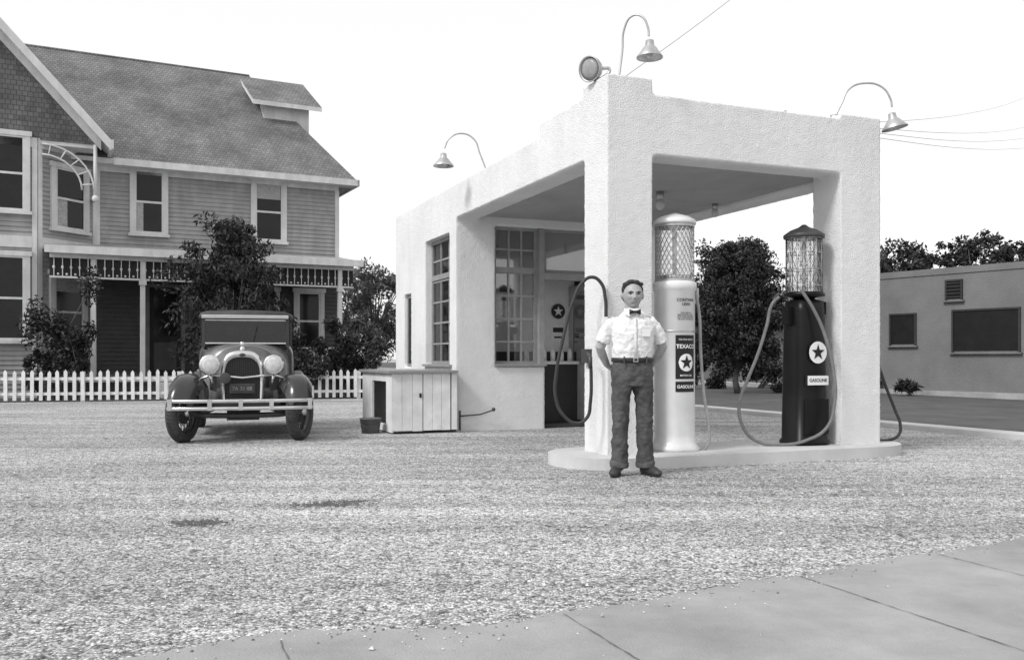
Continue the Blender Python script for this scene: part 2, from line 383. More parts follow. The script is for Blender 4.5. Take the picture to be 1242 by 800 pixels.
me=bpy.data.meshes.new('gravel_stones'); me.from_pydata(V3.tolist(),[],FF.tolist())
at=me.attributes.new('tone','FLOAT','POINT'); at.data.foreach_set('value',np.repeat(tone,6).astype(np.float32))
me.materials.append(leafmat('stone',.07,.75)); SC.collection.objects.link(bpy.data.objects.new('gravel_stones',me))

# ================================================================ GAS STATION
gs=empty('gas_station',(.925,8.8,0),SA)
b=MB()
def bx(*a): b.box(*a)
bx(0,.51,0,.5,-.05,3.68); bx(.0,.50,0,.52,3.5,3.81)
bx(2.86,3.41,0,.45,-.05,3.71)
bx(.3,3.0,0,.34,3.05,3.66)
bx(0,.34,.3,1.62,3.05,3.71); bx(0,.34,1.5,4.8,3.05,3.54)
bx(3.07,3.41,.3,4.8,3.05,3.55)
V0=4.57; V1=7.9
bx(0,.60,V0,V0+.30,-.05,3.54)
bx(.4,1.40,V0,V0+.22,-.05,.93)
bx(2.35,3.41,V0,V0+.22,-.05,.93)
bx(3.1,3.41,V0,V0+.22,.8,3.2)
bx(.3,3.41,V0,V0+.22,2.98,3.3)
bx(0,.22,V0,6.9,-.05,.93); bx(0,.22,7.32,V1,-.05,3.54); bx(0,.22,6.08,6.9,.8,3.54); bx(0,.22,6.8,7.4,2.12,3.54); bx(0,.22,6.8,7.4,-.05,.9); bx(0,.22,V0,6.3,2.88,3.54)
bx(3.19,3.41,V0,V1,-.05,3.54); bx(0,3.41,V1-.22,V1,-.05,3.54)
st=b.obj('stucco_shell',M['stucco'],gs); remesh(st,.026,.013,.03)
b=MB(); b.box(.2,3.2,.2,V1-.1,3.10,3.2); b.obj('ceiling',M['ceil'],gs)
b=MB(); b.box(.05,3.35,V0+.1,V1-.05,0,.06); b.obj('office_floor',M['dado'],gs)
b=MB(); b.box(.24,3.18,5.5,5.55,.06,1.15,1); b.box(.24,3.18,5.5,5.55,1.153,3.08,0)
b.box(1.3,2.5,5.2,5.498,.06,.95,1); b.box(1.28,2.52,5.18,5.499,.952,1.0,0)
for i in range(7):
    u=1.42+i*.15; b.tube([(u,5.32,1.0),(u,5.32,1.13),(u,5.32,1.2)],[.04,.04,.02],10,2)
for (u,z,w,h) in [(1.92,1.32,.24,.26),(2.2,1.25,.24,.24),(1.55,1.85,.2,.28),(1.62,1.3,.2,.3),(2.3,1.95,.3,.4),(.6,1.5,.3,.4),(1.0,1.9,.26,.34),(.45,1.05,.3,.3)]:
    b.box(u,u+w,5.485,5.498,z,z+h,2)
    b.box(u+.03,u+w-.03,5.478,5.484,z+h*.55,z+h-.04,1); b.box(u+.05,u+w-.05,5.478,5.484,z+.05,z+h*.3,1)
b.box(.4,.9,5.1,5.4,.06,.9,1); b.box(.5,.75,5.15,5.3,.9,1.2,2)
b.add([(2.04+.12*math.cos(2*math.pi*k/30),5.475,1.80+.12*math.sin(2*math.pi*k/30)) for k in range(30)],[tuple(range(30))],1)
b.add([(2.04+(.09 if k%2==0 else .035)*math.cos(math.pi/2+math.pi*k/5),5.47,1.80+(.09 if k%2==0 else .035)*math.sin(math.pi/2+math.pi*k/5)) for k in range(10)],[tuple(range(10))],2)
b.obj('office_interior',[M['inner'],M['dado'],M['white']],gs)
def gridwin(b,p0,p1,z0,z1,cols,rows,trans=None,w=.055,fm=0,gm=1,t=.028):
    l=math.hypot(p1[0]-p0[0],p1[1]-p0[1])
    b.obox(p0,p1,-.06,.0,z0,z0+w,fm); b.obox(p0,p1,-.06,.0,z1-w,z1,fm)
    b.obox(p0,p1,-.058,-.002,z0+w,z1-w,fm,0,w); b.obox(p0,p1,-.058,-.002,z0+w,z1-w,fm,l-w,l)
    if trans: b.obox(p0,p1,-.055,.004,trans-.04,trans+.04,fm,w,l-w)
    for i in range(1,cols):
        a=w+(l-2*w)*i/cols; b.obox(p0,p1,-.045,-.012,z0+w,z1-w,fm,a-t/2,a+t/2)
    for j in range(1,rows):
        z=z0+(z1-z0)*j/rows; b.obox(p0,p1,-.043,-.014,z-t/2,z+t/2,fm,w,l-w)
    b.obox(p0,p1,-.032,-.028,z0+.01,z1-.01,gm,.01,l-.01)
b=MB()
gridwin(b,(.60,V0+.1),(1.32,V0+.1),.95,2.99,3,6,2.35)
gridwin(b,(2.42,V0+.1),(3.1,V0+.1),.95,2.99,3,6,2.35)
b.box(1.32,1.40,V0+.03,V0+.14,.06,2.99,0); b.box(2.33,2.42,V0+.03,V0+.14,.06,2.99,0)
b.box(1.40,2.33,V0+.035,V0+.13,2.22,2.32,0)
gridwin(b,(1.40,V0+.1),(2.33,V0+.1),2.32,2.99,1,1)
b.box(1.45,2.28,V0+.135,V0+.14,2.37,2.94,2)
b.box(.585,1.41,V0-.04,V0+.2,.93,.965,0)
gridwin(b,(.10,6.08),(.10,4.78),.95,2.88,3,6,2.3)
b.box(-.05,.1,4.75,6.1,.92,.955,0)
b.box(.06,.1,6.9,7.32,.9,2.12,3); gridwin(b,(.05,7.32),(.05,6.9),.9,2.12,1,2)
b.obj('office_windows',[M['frame'],M['glass'],M['inner'],M['dark']],gs)
b=MB(); d0=(2.32,V0+.2); d1=(2.27,V0+.9)
b.obox(d1,d0,0,.045,.08,.95,0); b.obox(d1,d0,0,.045,.952,2.2,0,0,.1); b.obox(d1,d0,0,.045,.952,2.2,0,.6,.7); b.obox(d1,d0,0,.045,2.1,2.2,0,.1,.6); b.obox(d1,d0,.02,.024,.952,2.1,1,.1,.6)
b.obj('office_door',[M['woodg'],M['glass']],gs)
b=MB(); b.tube([(1.75,1.9,3.1),(1.75,1.9,3.0)],[.05,.05],12,0); b.ell((1.75,1.9,2.94),(.06,.06,.07),12,8,1); b.tube([(2.9,2.4,3.1),(2.9,2.4,3.03)],[.04,.04],12,0); b.ell((2.9,2.4,2.98),(.05,.05,.06),12,8,1)
b.obj('ceiling_lights',[M['metal'],M['porce']],gs)
b=MB(); b.tube([(.05,V0-.03,.02),(.05,V0-.03,.3)],.012,8); b.tube([(.05,V0-.03,.22),(.35,V0-.06,.24),(.52,V0-.12,.30)],.010,8); b.ell((.53,V0-.12,.31),(.03,.03,.03),8,6); b.obj('water_pipe',M['dmetal'],gs)
b=MB(); b.box(2.95,3.05,1.0,2.6,3.84,3.92); b.box(2.97,3.03,1.2,1.27,3.5,3.84); b.box(2.97,3.03,2.35,2.42,3.5,3.84)
for i in range(6): b.tube([(3.0,1.1+i*.27,3.92),(3.0,1.1+i*.27,3.99),(3.0,1.1+i*.27,4.02)],[.02,.035,.015],8)
b.box(3.42,3.47,.25,.33,3.2,3.62); b.tube([(3.445,.29,3.55),(3.445,.29,3.72)],[.05,.03],8); b.box(3.40,3.5,.2,.38,3.42,3.5)
b.obj('insulator_rack',M['wpole'],gs)

# pump island
b=MB(); pts=[]
u0,u1,v0,v1=-.46,3.72,-.34,.85; r=(v1-v0)/2; vc=(v0+v1)/2
for k in range(25): a=math.pi/2+math.pi*k/24; pts.append((u0+r+r*math.cos(a),vc+r*math.sin(a)))
for k in range(25): a=-math.pi/2+math.pi*k/24; pts.append((u1-r+r*math.cos(a),vc+r*math.sin(a)))
b.slab([(p[0],p[1],.11) for p in pts],.13)
io=b.obj('pump_island',M['concl'],None,(.925,8.8,0),SA,bevel=.02)

# storage cabinet
cb=empty('storage_cabinet',(.925,8.8,0),SA); b=MB()
x0,x1,y0,y1,zt=-.98,-.03,4.42,6.2,.84
b.box(x0,x1,y1-.03,y1,.02,zt,0); b.box(x0,x0+.03,y0+.02,y0+.32,.02,zt,0); b.box(x0,x0+.03,y0+1.15,y1-.03,.02,zt,0)
b.box(x0,x0+.03,y0+.32,y0+1.15,zt-.12,zt,0); b.box(x0,x0+.03,y0+.32,y0+1.15,.02,.12,0)
b.box(x0+.03,x1,y0+.32,y0+.34,.02,zt-.01,2)
b.box(x0+.45,x0+.48,y0+.34,y1-.03,.02,zt-.02,2)
w=(x1-x0)/2
for i,(a,bb) in enumerate([(x0,x0+w*.93),(x0+w*.95,x1-.1),(x1-.085,x1)]):
    k=[3,3,1][i]
    for j in range(k):
        s0=a+(bb-a)*j/k; s1=a+(bb-a)*(j+1)/k-.004; b.box(s0,s1,y0,y0+.02+.001*j,.03+random.uniform(0,.02),zt-.005,0)
b.box(x0-.05,x1,y0-.05,y1+.03,zt,zt+.035,1)
b.box(x0+w*.93-.05,x0+w*.93-.02,y0-.012,y0-.001,.5,.56,2)
b.obj('cabinet_body',[M['woodw'],M['frame'],M['dark']],cb)
bk=empty('bucket',ST.w(-1.2,4.75)); b=MB(); b.lathe([(.02,.004),(.12,.004),(.15,.2),(.155,.2),(.155,.212),(.143,.212),(.115,.02),(.02,.02)],24); b.obj('pail',M['pail'],bk)
curve('handle',[(-.15,0,.2),(-.1,-.1,.13),(0,-.16,.1),(.1,-.1,.13),(.15,0,.2)],.005,M['dmetal'],bk)

# gooseneck lamps
def goose(name,base,pts,shade,tilt=None,r=.13,arm=.011,flood=False):
    e=empty(name,base)
    curve('arm',pts,arm,M['metal'],e,12)
    b=MB(); prof=[(.02,.16),(.04,.15),(.045,.10),(.07,.075),(r*.75,.03),(r,-.01),(r,-.02),(r-.008,-.018),(r*.72,.018),(.06,.06),(.02,.07)]
    if flood: prof=[(.02,.12),(.06,.11),(r*.8,.06),(r*.97,.01),(r,-.03),(r+.006,-.035),(r-.006,-.035),(r*.9,-.0),(.02,.01)]
    R=tilt if tilt is not None else Matrix.Identity(3)
    b.lathe(prof,28,shade,0,M4=R)
    if flood: b.lathe([(r*.95,-.018),(r*.6,-.036),(.02,-.045)],28,shade,2,M4=R)
    else:
        v=R@Vector((0,0,.02)); b.ell((shade[0]+v.x,shade[1]+v.y,shade[2]+v.z),(.035,.035,.045),12,8,1)
    b.tube([(0,0,-.03),(0,0,.02)],[.05,.05],12,0)
    b.obj('shade',[M['metal'],M['porce'],mat('floodlight_lens',.3,.3,.2,12)],e); return e
bp=ST.w(.24,.22,3.82)
def rel(px,py,Y,bs): p=P(px,py,Y); return (p[0]-bs[0],p[1]-bs[1],p[2]-bs[2])
Yb=bp[1]
goose('gooseneck_lamp',bp,[(0,0,0),rel(755,60,Yb,bp),rel(757,36,Yb-.03,bp),rel(766,20,Yb-.08,bp),rel(778,20,Yb-.13,bp),rel(786,34,Yb-.15,bp),rel(787,44,Yb-.15,bp)],rel(788,68,Yb-.15,bp))
bq=ST.w(.06,.3,3.82)
dq=Vector((-.62,-.72,-.20)).normalized(); Rq=dq.to_track_quat('-Z','Y').to_matrix()
goose('flood_lamp',bq,[(0,0,0),rel(739,84,bq[1],bq),rel(733,83,bq[1],bq),rel(727,83,bq[1],bq)],rel(717,84,bq[1]-.05,bq),Rq,r=.122,arm=.016,flood=True)
br=ST.w(2.95,.2,3.72); Y=br[1]
goose('gooseneck_lamp',br,[(0,0,0),rel(1021,125,Y,br),rel(1030,108,Y,br),rel(1050,101,Y,br),rel(1070,106,Y,br),rel(1080,120,Y,br),rel(1082,130,Y,br)],rel(1085,154,Y,br),Matrix.Rotation(math.radians(-12),3,'Y'),r=.14)
bl=ST.w(.15,3.7,3.55); Y=bl[1]
goose('gooseneck_lamp',bl,[(0,0,0),rel(582,186,Y,bl),rel(575,169,Y,bl),rel(560,162,Y,bl),rel(545,168,Y,bl),rel(539,180,Y,bl)],rel(538,200,Y,bl),r=.14)

# ================================================================ PUMPS
def diamond(b,r,z0,z1,n,turn,mi,w=.0035):
    for sgn in (1,-1):
        for i in range(n):
            pts=[]
            for k in range(13):
                t=k/12; a=2*math.pi*i/n+sgn*turn*t; pts.append((r*math.cos(a),r*math.sin(a),z0+(z1-z0)*t))
            b.tube(pts,w,4,mi,cap=False)
p1=empty('gas_pump',ST.w(.88,.2,.11),SA); b=MB()
b.lathe([(.25,0),(.25,.035),(.225,.06),(.213,.10),(.205,.14),(.205,.16),(.205,1.62),(.215,1.63),(.222,1.66),(.222,1.70),(.20,1.72),(.05,1.72)],40,mi=0)
b.lathe([(.207,1.20),(.209,1.205),(.209,1.215),(.207,1.22)],40,mi=2,cap=False)
b.lathe([(.175,1.72),(.175,2.29)],32,mi=1,cap=False)
b.lathe([(.02,1.72),(.025,2.28)],10,mi=2)
b.lathe([(.10,1.725),(.168,1.73),(.168,1.78),(.1,1.79)],24,mi=2)
diamond(b,.196,1.72,2.30,26,1.55,2)
b.lathe([(.203,2.27),(.203,2.31)],40,mi=2,cap=False); b.lathe([(.203,1.70),(.203,1.74)],40,mi=2,cap=False)
b.lathe([(.215,2.30),(.218,2.31),(.218,2.34),(.19,2.355),(.15,2.38),(.08,2.40),(.02,2.42)],40,mi=0)
b.box(.19,.26,-.05,.05,1.5,1.66,2)
b.obj('pump_body',[M['pumpw'],M['cyl'],M['metal']],p1)
def patch(b,r,a0,a1,z0,z1,mi,n=14):
    vs=[];fs=[]
    for k in range(n+1):
        a=a0+(a1-a0)*k/n
        vs+=[(r*math.sin(a),-r*math.cos(a),z0),(r*math.sin(a),-r*math.cos(a),z1)]
    for k in range(n): fs.append((2*k,2*k+2,2*k+3,2*k+1))
    b.add(vs,fs,mi,True)
b=MB()
D=.04
patch(b,.208,-.56+D,.56+D,.73,1.17,0); patch(b,.2085,-.56+D,.56+D,.60,.705,0)
def wrapdisc(r,pts,mi):
    b.add([(r*math.sin(x/r+D),-r*math.cos(x/r+D),z) for x,z in pts],[tuple(range(len(pts)))],mi)
for j in range(12):
    xa=-.088+.176*j/12; xb=-.088+.176*(j+1)/12
    ha=math.sqrt(max(0,.088**2-xa*xa)); hb=math.sqrt(max(0,.088**2-xb*xb))
    wrapdisc(.2105,[(xa,.895-ha),(xb,.895-hb),(xb,.895+hb),(xa,.895+ha)],1)
for k in range(5):
    a=math.pi/2+2*math.pi*k/5
    tp=(.076*math.cos(a),.076*math.sin(a)+.895); l=(.031*math.cos(a+math.pi/5),.031*math.sin(a+math.pi/5)+.895); r_=(.031*math.cos(a-math.pi/5),.031*math.sin(a-math.pi/5)+.895)
    wrapdisc(.2135,[(0,.895),r_,tp,l],0)
b.obj('sign_plates',[M['black'],M['white']],p1,recalc=False)
W=lambda r,zc:(lambda x,y:(r*math.sin(x/r+D),-r*math.cos(x/r+D),zc+y))
text('sign_text','TEXACO',.056,M['white'],p1,W(.2115,1.055),off=.022); text('gasoline_text','GASOLINE',.044,M['white'],p1,W(.2115,.652),off=.022); text('small_text','THE STAR SERVICE',.021,M['white'],p1,W(.2115,1.125)); text('small_text','MOTOR FUEL',.024,M['white'],p1,W(.2115,.765))
text('contains_lead_text','CONTAINS\nLEAD',.042,M['black'],p1,W(.2105,1.50))
text('notice_text','FOR USE AS A\nMOTOR FUEL ONLY\nNOT FOR CLEANING\nOR ANY OTHER USE',.021,M['black'],p1,W(.2105,1.36))
def lp(e,px,py,Y):
    p=Vector(P(px,py,Y)); c,s=math.cos(-SA),math.sin(-SA); q=p-e.location; return (q.x*c-q.y*s,q.x*s+q.y*c,q.z)
Y=ST.w(1.1,.15)[1]
curve('hose',[lp(p1,a,c,Y-.04) for a,c in [(843,350),(848,380),(850,430),(854,480),(860,520),(858,540),(845,548),(825,549),(805,546),(796,540)]],.016,M['hosel'],p1,10)
p2=empty('gas_pump',ST.w(2.56,.24,.11),SA); b=MB()
b.rings([(0,0,0,.235,.225),(0,0,.04,.235,.225),(0,0,.06,.215,.205),(0,0,.7,.205,.195),(0,0,1.45,.19,.185),(0,0,1.56,.18,.175),(0,0,1.58,.10,.1)],32,0,3.2)
b.lathe([(.10,1.55),(.12,1.60),(.22,1.615),(.22,1.645),(.19,1.66),(.05,1.66)],32,mi=0)
b.lathe([(.17,1.66),(.17,2.24)],32,mi=1,cap=False)
b.lathe([(.02,1.66),(.025,2.24)],10,mi=2)
for k in range(12):
    a=k*math.pi/6; b.tube([(.192*math.cos(a),.192*math.sin(a),1.66),(.192*math.cos(a),.192*math.sin(a),2.26)],.006,6,2)
for z in (1.72,1.9,2.08,2.24): b.lathe([(.19,z),(.196,z+.006),(.19,z+.012)],32,mi=2,cap=False)
diamond(b,.192,1.66,2.26,18,1.4,3,.003)
b.lathe([(.215,2.25),(.22,2.26),(.22,2.285),(.20,2.30),(.15,2.335),(.06,2.37),(.02,2.40)],32,mi=3)
b.box(-.16,.16,-.207,-.199,.12,.5,0); b.box(-.26,-.18,-.05,.05,1.3,1.5,0)
b.box(.17,.27,-.04,.06,1.42,1.56,0)
b.obj('pump_body',[M['pumpd'],M['cyl'],M['metal'],M['dmetal']],p2)
b=MB(); b.add([(.118*math.cos(2*math.pi*k/36),-.224,1.0+.118*math.sin(2*math.pi*k/36)) for k in range(36)],[tuple(range(36))],1)
b.add([((.09 if k%2==0 else .036)*math.cos(math.pi/2+math.pi*k/5),-.227,1.0+(.09 if k%2==0 else .036)*math.sin(math.pi/2+math.pi*k/5)) for k in range(10)],[tuple(range(10))],0)
b.box(-.15,.15,-.222,-.2,.645,.755,0)
b.add([(-.14,-.226,.65),(.14,-.226,.65),(.14,-.226,.75),(-.14,-.226,.75)],[(0,1,2,3)],1); b.box(-.10,.10,-.223,-.2,.92,1.08,0)
b.obj('sign_plates',[M['black'],M['white']],p2,recalc=False)
text('gasoline_text','GASOLINE',.050,M['black'],p2,lambda x,y:(x,-.2285,.70+y),off=.02)
Y=p2.location[1]-.26
curve('hose',[lp(p2,a,c,Y) for a,c in [(972,352),(985,372),(1000,405),(1011,450),(1012,490),(1003,518),(980,533),(945,539),(915,533),(899,512),(897,488),(906,462),(919,430),(930,395),(937,368),(945,360)]],.018,M['hose'],p2,10)
b=MB(); q=lp(p2,938,366,Y); b.tube([(q[0],q[1],q[2]-.05),(q[0]+.03,q[1],q[2]+.05),(q[0]+.15,q[1]+.1,q[2]+.1)],[.02,.025,.012],8); b.obj('nozzle',M['dmetal'],p2)
ah=empty('air_hose',ST.w(0,.25,0),SA); Y=ah.location[1]-.27
curve('hose',[lp(ah,a,c,Y) for a,c in [(735,384),(734,360),(729,343),(718,336),(706,343),(694,368),(683,410),(675,450),(674,482),(683,503),(700,513),(712,506),(716,488),(717,455),(716,432)]],.017,M['hosed'],ah,10)
b=MB(); b.box(-.06,.0,.08,.2,1.0,1.14); q=lp(ah,716,434,Y); b.tube([(q[0],q[1],q[2]-.1),(q[0],q[1],q[2]),(q[0]+.02,q[1]+.1,q[2]+.05)],[.02,.022,.012],8); b.obj('hose_fitting',M['dmetal'],ah)
ah=empty('air_hose',ST.w(3.42,.25,0),SA); Y=ah.location[1]
curve('hose',[lp(ah,a,c,Y) for a,c in [(1058,425),(1066,445),(1075,470),(1086,498),(1092,515),(1090,527),(1080,533),(1066,534)]],.017,M['hosed'],ah,10)

# ================================================================ HOUSE
HA=math.radians(27); HF=Frame(-5.54,29,HA); hs=empty('wooden_house',(-5.54,29,0),HA)
def win(b,p0,p1,z0,z1,blind=.0,side=0,cw=.13):
    l=math.hypot(p1[0]-p0[0],p1[1]-p0[1])
    b.obox(p0,p1,-.02,.07,z0,z1,1,-cw,0); b.obox(p0,p1,-.02,.07,z0,z1,1,l,l+cw)
    b.obox(p0,p1,-.02,.085,z1,z1+cw,1,-cw-.04,l+cw+.04); b.obox(p0,p1,-.02,.12,z0-.08,z0,1,-cw-.04,l+cw+.04)
    b.obox(p0,p1,-.015,.03,z0,z1,3,0,l)
    zm=(z0+z1)/2
    for (a,c,lo,hi) in [(0,.05,z0,z1),(l-.05,l,z0,z1)]: b.obox(p0,p1,.031,.06,lo,hi,1,a,c)
    b.obox(p0,p1,.031,.058,z0,z0+.07,1,.05,l-.05); b.obox(p0,p1,.031,.058,z1-.05,z1,1,.05,l-.05); b.obox(p0,p1,.031,.064,zm-.03,zm+.03,1,.05,l-.05)
    if blind: b.obox(p0,p1,.031,.036,z1-.05-(z1-z0)*blind,z1-.05,4,.06,l-.06)
    if side: b.obox(p0,p1,.031,.035,z0+.07,zm-.03,4,.06,l*side)
b=MB(); XL=-13.6; XC=-8.49; XR=-7.04; G=-1.2; E=6.62
FL=.55
b.box(-9,0,.0,7.5,0,E,0)
foot=[(XL,G),(XC,G),(XR,0.0),(XR,7.5),(XL,7.5)]
b.add([(x,y,z) for z in (0,E+.25) for x,y in foot],[(0,1,6,5),(1,2,7,6),(2,3,8,7),(3,4,9,8),(4,0,5,9)],0)
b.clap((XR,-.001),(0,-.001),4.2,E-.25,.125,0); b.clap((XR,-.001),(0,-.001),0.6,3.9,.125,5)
b.clap((0.001,0),(0.001,7.5),0,E-.1,.125,0)
b.clap((XL,G-.001),(XC,G-.001),0,E,.125,0); b.clap((XC,G),(XR,-.0),0,E,.125,0)
b.obox((XR,0),(0,0),.0,.05,4.2,E-.25,1,6.93,7.06); b.obox((XR,0),(0,0),.0,.05,4.2,E-.25,1,.0,.12)
b.obox((XR,0),(0,0),.0,.06,E-.27,E,1)
for (q0,q1) in [((XL,G),(XC,G)),((XC,G),(XR,0))]:
    l=math.hypot(q1[0]-q0[0],q1[1]-q0[1])
    b.obox(q0,q1,0,.055,0,E,1,l-.12,l); b.obox(q0,q1,0,.05,0,E,1,0,.12)
    b.obox(q0,q1,0,.06,E-.02,E+.23,1); b.obox(q0,q1,0,.06,3.95,4.25,1,.12,l-.12)
for (a,c,t,u_) in [(163,198,206,283),(309,342,221,292)]:
    xa=HF.x(a,0);xb=HF.x(c,0); win(b,(xa,-.03),(xb,-.03),HF.z(u_,xa,0),HF.z(t,xa,0),.0 if a<200 else .25, .3 if a<200 else 0)
xa=HF.x(30,G); win(b,(xa-1.15,G-.03),(xa,G-.03),HF.z(257,xa,G),HF.z(166,xa,G),0,.25)
xb_=xa; win(b,(xb_-1.15,G-.03),(xb_,G-.03),HF.z(413,xa,G),HF.z(311,xa,G),0,0)
def onch(t): return (XC+(XR-XC)*t+ .03*.64,G+(0-G)*t-.03*.77)
win(b,onch(.27),onch(.78),4.55,6.2,.0,.4); win(b,onch(.25),onch(.75),1.3,3.3,.2)
R1=(-2.0,4.0,10.85)
b.slab([(-9.6,-.55,E+.02),(.45,-.55,E+.02),R1,(-9.6,4.0,10.85)],.12,2,1)
b.slab([(.45,-.55,E+.021),(.45,8.55,E+.021),R1],.12,2,1)
b.slab([(.45,8.55,E),(-9.6,8.55,E),(-9.6,4.0,10.84),R1],.12,2,1)
b.box(-6.6,.5,-.62,-.552,E-.16,E+.03,1); b.box(.452,.52,-.62,8.6,E-.16,E+.03,1)
b.box(-7,.44,-.545,-.0,E-.13,E-.1,1)
b.tube([(-9.6,4.0,10.86),R1],.04,6,2)
b.box(-1.95,-.45,1.9,4.5,7.5,9.45,1)
b.slab([(-2.35,1.55,9.38),(-.1,1.55,9.38),(-.1,4.1,10.83),(-2.35,4.1,10.83)],.14,2,1); b.slab([(-2.35,6.6,9.38),(-2.35,4.1,10.82),(-.1,4.1,10.82),(-.1,6.6,9.38)],.14,2,1)
b.add([(-.45,1.9,9.3),(-.45,6.3,9.3),(-.45,4.1,10.6)],[(0,1,2)],1)
AX=-10.5; AZ=11.0; ex_=-6.75; ez=AZ-(ex_-AX)*1.098
gx=-(ex_-AX)+AX
b.add([(XL+.0,G-.02,E+.2),(XR,G-.02,E+.2),(XR,G-.02,AZ-(XR-AX)*1.098-.1),(AX,G-.02,AZ-.1),(XL,G-.02,AZ-(AX-XL)*1.098-.1)],[(0,1,2,3,4)],6)
b.box(XC,XR,G,0,E+.1,E+.2,1)
b.add([(XR,G,E+.2),(XR,0,E+.2),(XR,0,AZ-(XR-AX)*1.098-.1),(XR,G,AZ-(XR-AX)*1.098-.1)],[(0,1,2,3)],0)
b.slab([(AX,G-.45,AZ),(ex_,G-.45,ez),(ex_,2.,ez),(AX,5.5,AZ)],.13,2,1)
b.slab([(AX,G-.45,AZ+.001),(AX,5.5,AZ+.001),(gx,2,ez),(gx,G-.45,ez)],.13,2,1)
def rake(x0,x1,y,t0,t1,mi):
    z0=AZ-abs(x0-AX)*1.098;z1=AZ-abs(x1-AX)*1.098
    b.add([(x0,y,z0-t1),(x1,y,z1-t1),(x1,y,z1-t0),(x0,y,z0-t0),(x0,y+.06,z0-t1),(x1,y+.06,z1-t1),(x1,y+.06,z1-t0),(x0,y+.06,z0-t0)],[(0,1,2,3),(4,7,6,5),(0,4,5,1),(3,2,6,7),(1,5,6,2),(0,3,7,4)],mi)
rake(AX,ex_+.03,G-.515,-.04,.24,1); rake(gx-.03,AX,G-.514,-.04,.24,1)
rake(AX,ex_-.2,G-.09,.14,.42,1)
b.box(ex_,ex_+.09,G-.51,2,ez-.22,ez+.02,1)
b.box(AX-.5,AX+.62,G-.09,G-.03,8.0,9.4,1); b.box(AX-.38,AX+.5,G-.1,G-.091,8.1,9.3,3)
# arched corner bracket with pendant
for rr in (.95,1.25):
    pp=[(XC+.12+rr*math.cos(math.pi/2*(1-k/8))*1.0, G-.05, E+.1-1.15+ (1.15)*math.sin(math.pi/2*(1-k/8))*rr/1.25) for k in range(9)]
    b.tube(pp,.025,5,1)
for k in range(5):
    a=math.pi/2*(k+.5)/5; b.tube([(XC+.12+.95*math.cos(a),G-.05,E-1.05+.874*math.sin(a)),(XC+.12+1.25*math.cos(a),G-.05,E-1.05+1.15*math.sin(a))],.018,5,1)
b.tube([(XR-.05,G-.02,E+.2),(XR-.05,G-.02,E-1.2)],.05,6,1); b.tube([(XR-.05,G-.02,E-1.15),(XR-.05,0,E-1.15)],.04,6,1); b.ell((XR-.05,G-.02,E-1.25),(.09,.09,.1),8,6,1)
# porch
PY=-2.1; PX0=-8.2; PX1=-.15
b.slab([(PX0-.1,PY-.25,3.9),(PX1+.2,PY-.25,3.9),(PX1+.2,-.04,4.25),(PX0-.1,-.04,4.25)],.1,7,1)
b.box(PX0-.12,PX1+.22,PY-.31,PY-.252,3.74,3.93,1)
b.box(PX0,PX1,PY-.05,PY+.05,3.64,3.78,1); b.box(PX0,PX1,PY-.03,PY+.03,3.12,3.17,1)
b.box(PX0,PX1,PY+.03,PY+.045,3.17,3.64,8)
xx=PX0+.1
while xx<PX1-.05:
    b.box(xx-.011,xx+.011,PY-.02,PY+.02,3.17,3.64,1); b.ell((xx,PY,3.40),(.034,.03,.05),8,5,1); b.ell((xx+.1,PY-.01,3.22),(.03,.02,.03),8,5,1); xx+=.20
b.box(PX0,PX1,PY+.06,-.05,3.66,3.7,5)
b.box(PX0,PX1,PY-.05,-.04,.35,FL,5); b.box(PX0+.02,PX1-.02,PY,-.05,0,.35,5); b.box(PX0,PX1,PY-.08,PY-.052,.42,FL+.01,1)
for px in (113,173,412):
    xq=min(PX1-.08,HF.x(px,PY)); b.box(xq-.06,xq+.06,PY-.061,PY+.061,FL,3.63,1); b.box(xq-.09,xq+.09,PY-.09,PY+.09,3.0,3.12,1)
for i in range(3): b.box(-5.6,-3.6,PY-.35*(i+1),PY-.06-.35*i,0,FL-.15*(i+1)+.0,1)
for z in (1.3,.75): b.box(-3.3,PX1-.1,PY-.025,PY+.025,z,z+.06,1)
for i in range(24): xx=-3.2+i*.125; b.box(xx-.015,xx+.015,PY-.015,PY+.015,.81,1.3,1)
xa=HF.x(181,0);xb=HF.x(219,0); b.box(xa-.12,xa,-.1,-.04,FL,3.1,9); b.box(xb,xb+.12,-.1,-.04,FL,3.1,9); b.box(xa-.12,xb+.12,-.1,-.04,3.1,3.2,9)
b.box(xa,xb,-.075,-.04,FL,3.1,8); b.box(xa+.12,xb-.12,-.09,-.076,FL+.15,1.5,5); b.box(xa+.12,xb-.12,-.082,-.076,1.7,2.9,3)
win(b,(-2.9,-.04),(-2.0,-.04),1.3,3.1,.0); win(b,(-1.3,-.04),(-.6,-.04),1.3,3.1,.0)
b.obj('house_structure',[M['clap'],M['trim'],M['roof'],M['pane'],M['blind'],M['clap_shade'],M['gsh'],mat('porch_roof',.33,.8,.2,3),M['dark'],mat('door_casing',.16,.7,.2,3)],hs)

